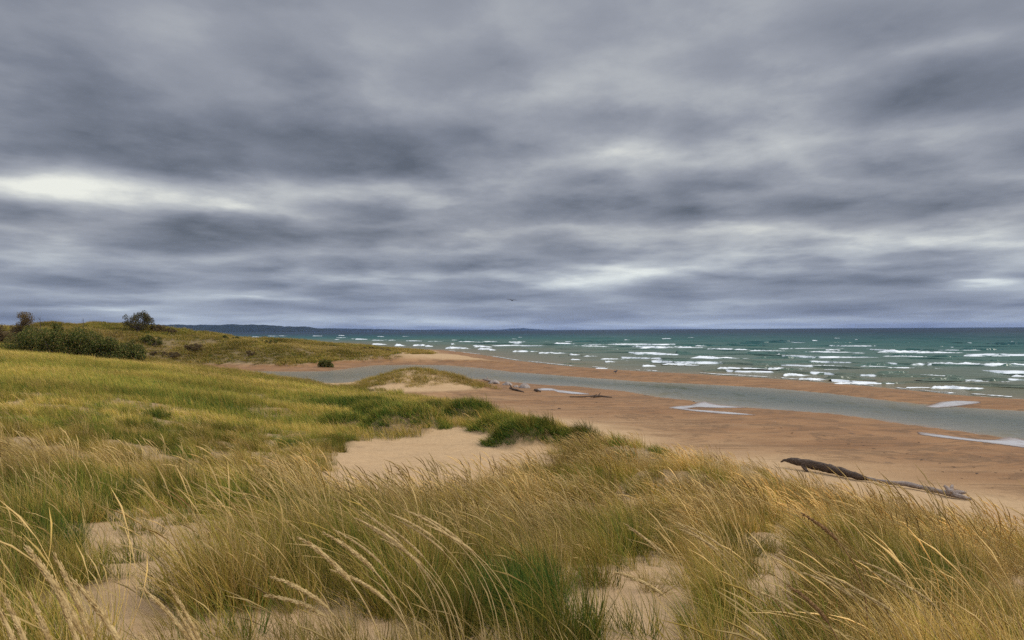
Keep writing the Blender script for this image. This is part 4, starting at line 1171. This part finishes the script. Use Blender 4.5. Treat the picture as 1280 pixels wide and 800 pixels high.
def gull(name, loc, flying, label, rot):
    e = bpy.data.objects.new(name, None); COL.objects.link(e); e.location = loc; e.rotation_euler = (0, 0, rot)
    tag(e, label, 'gull')
    if flying:
        me = skin_mesh('body', [(0, 0, 0), (0.12, 0, .01), (.22, 0, .03), (.28, 0, .03), (-.14, 0, 0), (-.28, 0, 0), (0, .25, .09), (-.02, .5, .10), (-.10, .74, .04), (0, -.25, .09), (-.02, -.5, .10), (-.10, -.74, .04)],
                       [.07, .07, .045, .015, .055, (.05, .012), (.11, .03), (.09, .022), (.03, .012), (.11, .03), (.09, .022), (.03, .012)],
                       [(0, 1), (1, 2), (2, 3), (0, 4), (4, 5), (0, 6), (6, 7), (7, 8), (0, 9), (9, 10), (10, 11)], M_GULLD)
        add('body', me, e)
    else:
        me = skin_mesh('body', [(0, 0, .24), (.12, 0, .28), (.17, 0, .36), (.22, 0, .38), (-.12, 0, .22), (-.28, 0, .20), (.01, .04, .13), (.0, .04, .02), (.06, .04, .01), (.01, -.04, .13), (.0, -.04, .02), (.06, -.04, .01)],
                       [.085, .075, .045, .045, .07, (.03, .015), .014, .009, .007, .014, .009, .007],
                       [(0, 1), (1, 2), (2, 3), (0, 4), (4, 5), (0, 6), (6, 7), (7, 8), (0, 9), (9, 10), (10, 11)], M_GULLD)
        add('body', me, e)
    mb = MB(); bx = (.28, 0, .03) if flying else (.25, 0, .38)
    V, Fc = tube([bx, (bx[0] + .05, 0, bx[2] - .005), (bx[0] + .075, 0, bx[2] - .02)], [.014, .011, .003], 6); mb.put(V, Fc)
    add('beak', mb.mesh('beak', [M_BEAK], True), e)
    return e


gull('gull', EYE + ray(640, 375.5) * 150, True, 'dark gull gliding above the lake horizon with spread wings', 1.2)
bird = [o for o in COL.objects if o.name.startswith('gull')][-1]
bird.rotation_euler = (0.12, 0.0, 1.45); bird.scale = (1.25, 1.25, 1.5)
p = logcurve([(769.5, 467, 0)])[0]
gull('gull', p, False, 'dark gull standing on the sandbar between creek and lake', 0.3)

# ------------------------------------------------------------------ sky
wd = bpy.data.worlds.new('World'); sc.world = wd; wd.use_nodes = True
nt = wd.node_tree; nt.nodes.clear()
out = N(nt, 'ShaderNodeOutputWorld'); bg = N(nt, 'ShaderNodeBackground')
SUN_EL, SUN_AZ = math.radians(48), math.radians(95)       # azimuth from +Y towards +X
sky = N(nt, 'ShaderNodeTexSky'); sky.sky_type = 'NISHITA'; sky.sun_disc = False
sky.sun_elevation = SUN_EL; sky.sun_rotation = SUN_AZ
dirv = N(nt, 'ShaderNodeTexCoord').outputs['Generated']
sx = N(nt, 'ShaderNodeSeparateXYZ'); nt.links.new(dirv, sx.inputs[0])
x, y, z = sx.outputs
zp = mth(nt, 'MAXIMUM', z, 0.0)
cu = mth(nt, 'MULTIPLY', mth(nt, 'DIVIDE', x, mth(nt, 'ADD', zp, 0.75)), 2.45); cv = mth(nt, 'MULTIPLY', mth(nt, 'LOGARITHM', mth(nt, 'ADD', zp, 0.05), math.e), 1.75)
cb = N(nt, 'ShaderNodeCombineXYZ'); nt.links.new(cu, cb.inputs[0]); nt.links.new(cv, cb.inputs[1])
nt.links.new(mth(nt, 'MULTIPLY', y, 0.6), cb.inputs[2])
P1 = cb.outputs[0]
na = noise(nt, P1, 1.5, 7, 0.5, 0.0)
wq = N(nt, 'ShaderNodeTexNoise'); wq.inputs['Scale'].default_value = 3.0; wq.inputs['Detail'].default_value = 6; wq.inputs['Roughness'].default_value = 0.55
nt.links.new(P1, wq.inputs['Vector'])
wsub = N(nt, 'ShaderNodeVectorMath'); wsub.operation = 'SUBTRACT'; wsub.inputs[1].default_value = (0.5, 0.5, 0.5); nt.links.new(wq.outputs['Color'], wsub.inputs[0])
wmul = N(nt, 'ShaderNodeVectorMath'); wmul.operation = 'MULTIPLY_ADD'; wmul.inputs[1].default_value = (0.5, 0.5, 0.2)
nt.links.new(wsub.outputs[0], wmul.inputs[0]); nt.links.new(P1, wmul.inputs[2])
def lumps(vec, sc_):                              # heaped cloud: rounded cells broken up by noise
    vo = N(nt, 'ShaderNodeTexVoronoi'); vo.voronoi_dimensions = '2D'; vo.feature = 'SMOOTH_F1'; vo.inputs['Scale'].default_value = sc_; vo.inputs['Smoothness'].default_value = 0.4
    nt.links.new(vec, vo.inputs['Vector'])
    return vo.outputs['Distance']
L1 = lumps(wmul.outputs[0], 2.6)
sh_ = N(nt, 'ShaderNodeVectorMath'); sh_.operation = 'ADD'; sh_.inputs[1].default_value = (0.03, 0.09, 0); nt.links.new(wmul.outputs[0], sh_.inputs[0])
L2 = lumps(sh_.outputs[0], 2.6)
nb_ = noise(nt, P1, 4.2, 9, 0.61, 0.0)
P2 = N(nt, 'ShaderNodeVectorMath'); P2.operation = 'ADD'; P2.inputs[1].default_value = (0.02, 0.075, 0); nt.links.new(P1, P2.inputs[0])
ne = noise(nt, P2.outputs[0], 4.2, 9, 0.61, 0.0)
az = mth(nt, 'ARCTAN2', x, y); el = mth(nt, 'ARCSINE', z)
# warp the control field so its edges are ragged like cloud
wn = N(nt, 'ShaderNodeTexNoise'); wn.inputs['Scale'].default_value = 1.8; wn.inputs['Detail'].default_value = 5; wn.inputs['Roughness'].default_value = 0.6
nt.links.new(P1, wn.inputs['Vector'])
ws = N(nt, 'ShaderNodeSeparateXYZ'); nt.links.new(wn.outputs['Color'], ws.inputs[0])
azw = mth(nt, 'MULTIPLY_ADD', mth(nt, 'SUBTRACT', ws.outputs[0], 0.5), 0.11, az)
elw = mth(nt, 'MULTIPLY_ADD', mth(nt, 'SUBTRACT', ws.outputs[1], 0.5), 0.034, el)
GA = [  # photo px, py, half-width, half-height, amount (thin bright / thick dark places of the cloud deck)
    (150, 165, 300, 42, -0.20), (500, 182, 200, 30, -0.18), (300, 205, 260, 11, -0.12), (60, 190, 120, 20, -0.08),
    (210, 238, 110, 20, 0.28), (50, 236, 90, 18, 0.20), (420, 246, 160, 15, 0.10), (290, 264, 50, 14, 0.20),
    (248, 278, 40, 12, -0.30), (160, 308, 55, 11, -0.26), (330, 300, 120, 14, -0.10), (60, 345, 120, 12, -0.10),
    (480, 345, 100, 9, 0.22), (600, 342, 80, 10, 0.20), (420, 318, 90, 10, -0.12), (300, 372, 90, 3.5, 0.22), (110, 386, 70, 3, 0.2), (350, 355, 60, 5, -0.12),
    (900, 285, 70, 12, 0.26), (940, 318, 65, 10, 0.30), (1190, 288, 110, 18, 0.22), (770, 346, 100, 9, 0.26), (1000, 298, 180, 20, 0.08), (1245, 360, 40, 4, 0.25),
    (1130, 346, 130, 13, -0.24), (800, 258, 190, 24, -0.16), (1010, 348, 60, 8, -0.12), (660, 300, 80, 14, -0.14), (900, 372, 160, 6, -0.12), (600, 378, 160, 7, -0.12),
    (1020, 105, 90, 32, 0.22), (1190, 50, 70, 10, 0.20), (780, 185, 65, 22, 0.14), (700, 205, 160, 30, 0.04),
    (1170, 108, 90, 28, -0.18), (830, 80, 110, 30, -0.14), (1100, 15, 220, 26, -0.10), (1270, 130, 60, 30, -0.08),
    (640, 406, 1500, 7, 0.22), (550, 40, 110, 40, 0.08), (180, 30, 80, 40, 0.10), (330, 60, 120, 40, -0.03), (1240, 245, 60, 20, -0.10), (330, 125, 90, 18, 0.07)]
acc = None
for (px, py, sw, sh, am) in GA:
    r = ray(px, py); r = r / np.linalg.norm(r)
    a0 = math.atan2(r[0], r[1]); e0 = math.asin(r[2])
    s1 = F / (sw * 0.85); s2 = F / (sh * 0.85)
    qa = mth(nt, 'MULTIPLY_ADD', azw, s1, -a0 * s1); qe = mth(nt, 'MULTIPLY_ADD', elw, s2, -e0 * s2)
    qq = mth(nt, 'MULTIPLY_ADD', qe, qe, mth(nt, 'MULTIPLY', qa, qa))
    g = mth(nt, 'EXPONENT', mth(nt, 'MULTIPLY', qq, -0.7))
    acc = mth(nt, 'MULTIPLY', g, am) if acc is None else mth(nt, 'MULTIPLY_ADD', g, am, acc)
hi = N(nt, 'ShaderNodeMapRange'); hi.inputs['From Min'].default_value = 0.14; hi.inputs['From Max'].default_value = 0.36
hi.inputs['To Min'].default_value = 1.0; hi.inputs['To Max'].default_value = 0.30; nt.links.new(el, hi.inputs['Value'])
d_ = mth(nt, 'MULTIPLY', mth(nt, 'SUBTRACT', nb_, 0.5), 0.52)
d_ = mth(nt, 'MULTIPLY_ADD', mth(nt, 'SUBTRACT', ne, nb_), 0.5, d_)
d_ = mth(nt, 'MULTIPLY_ADD', mth(nt, 'SUBTRACT', L1, 0.42), 0.46, d_)
d_ = mth(nt, 'MULTIPLY_ADD', mth(nt, 'SUBTRACT', L2, L1), 0.62, d_)   # the upper flank of each heap catches the light
t = mth(nt, 'MULTIPLY_ADD', mth(nt, 'SUBTRACT', na, 0.5), 0.8, 0.468)
lo_ = N(nt, 'ShaderNodeMapRange'); lo_.inputs['From Min'].default_value = 0.0; lo_.inputs['From Max'].default_value = 0.06
lo_.inputs['To Min'].default_value = 0.4; lo_.inputs['To Max'].default_value = 1.0; nt.links.new(el, lo_.inputs['Value'])
t = mth(nt, 'MULTIPLY_ADD', d_, mth(nt, 'MULTIPLY', hi.outputs[0], lo_.outputs[0]), t)
t = mth(nt, 'ADD', t, acc, clamp=True)
cl = ramp(nt, t, [(0.05, (0.098, 0.112, 0.142)), (0.28, (0.175, 0.192, 0.235)), (0.5, (0.275, 0.292, 0.335)), (0.72, (0.44, 0.458, 0.475)), (0.95, (0.75, 0.76, 0.70))]).outputs[0]
low = N(nt, 'ShaderNodeMapRange'); low.inputs['From Min'].default_value = 0.015; low.inputs['From Max'].default_value = 0.11
low.inputs['To Min'].default_value = 1.0; low.inputs['To Max'].default_value = 0.0; nt.links.new(el, low.inputs['Value'])
cl = mixc(nt, mth(nt, 'MULTIPLY', low.outputs[0], 0.85), cl, mixc(nt, 1.0, cl, (0.83, 0.93, 1.09), 'MULTIPLY'))
up_ = N(nt, 'ShaderNodeMapRange'); up_.interpolation_type = 'SMOOTHSTEP'
up_.inputs['From Min'].default_value = math.radians(23); up_.inputs['From Max'].default_value = math.radians(60)
up_.inputs['To Min'].default_value = 10.5; up_.inputs['To Max'].default_value = 36.0; nt.links.new(el, up_.inputs['Value'])
vm = N(nt, 'ShaderNodeVectorMath'); vm.operation = 'SCALE'; bk = N(nt, 'ShaderNodeMapRange'); bk.interpolation_type = 'SMOOTHSTEP'
bk.inputs['From Min'].default_value = 0.1; bk.inputs['From Max'].default_value = -0.6
bk.inputs['To Min'].default_value = 1.0; bk.inputs['To Max'].default_value = 2.6; nt.links.new(y, bk.inputs['Value'])  # unseen sky behind the camera brightened, added to light the grass fronts
nt.links.new(cl, vm.inputs[0]); nt.links.new(mth(nt, 'MINIMUM', mth(nt, 'MULTIPLY', up_.outputs[0], bk.outputs[0]), 42.0), vm.inputs['Scale'])
fin = mixc(nt, 0.96, sky.outputs[0], vm.outputs[0])
nt.links.new(fin, bg.inputs[0]); bg.inputs['Strength'].default_value = 0.1
nt.links.new(bg.outputs[0], out.inputs[0])

sl = bpy.data.lights.new('sun', 'SUN'); sl.energy = 1.5; sl.angle = math.radians(18); sl.color = (1, 0.92, 0.80)
so = bpy.data.objects.new('sun', sl); COL.objects.link(so)
so.rotation_euler = (math.radians(90) - SUN_EL, 0, math.pi - SUN_AZ)

vs = sc.view_settings
sc.display_settings.display_device = 'sRGB'
vs.view_transform = 'Standard'; vs.look = 'None'; vs.exposure = 0.12; vs.gamma = 1; vs.use_curve_mapping = False
sc.cycles.use_denoising = False
sc.cycles.max_bounces = 5; sc.cycles.diffuse_bounces = 3; sc.cycles.glossy_bounces = 2; sc.cycles.transmission_bounces = 3

# ------------------------------------------------------------------ the air over the lake: far shores turn blue
m, nt, out = mat('haze')
pv = N(nt, 'ShaderNodeVolumePrincipled'); pv.inputs['Density'].default_value = 2.4e-5; pv.inputs['Color'].default_value = (0.28, 0.48, 1.0, 1)
nt.links.new(pv.outputs[0], out.inputs['Volume'])
hx, hy0, hy1, hz0, hz1 = 15500.0, -3500.0, 15500.0, -4.5, 75.0
Vh = [(sx_ * hx, yy_, zz_) for zz_ in (hz0, hz1) for yy_ in (hy0, hy1) for sx_ in (-1, 1)]
hm = mesh_from('haze', Vh, [(0, 2, 3, 1), (4, 5, 7, 6), (0, 1, 5, 4), (2, 6, 7, 3), (0, 4, 6, 2), (1, 3, 7, 5)], [m])
tag(add('haze', hm), kind='stuff')
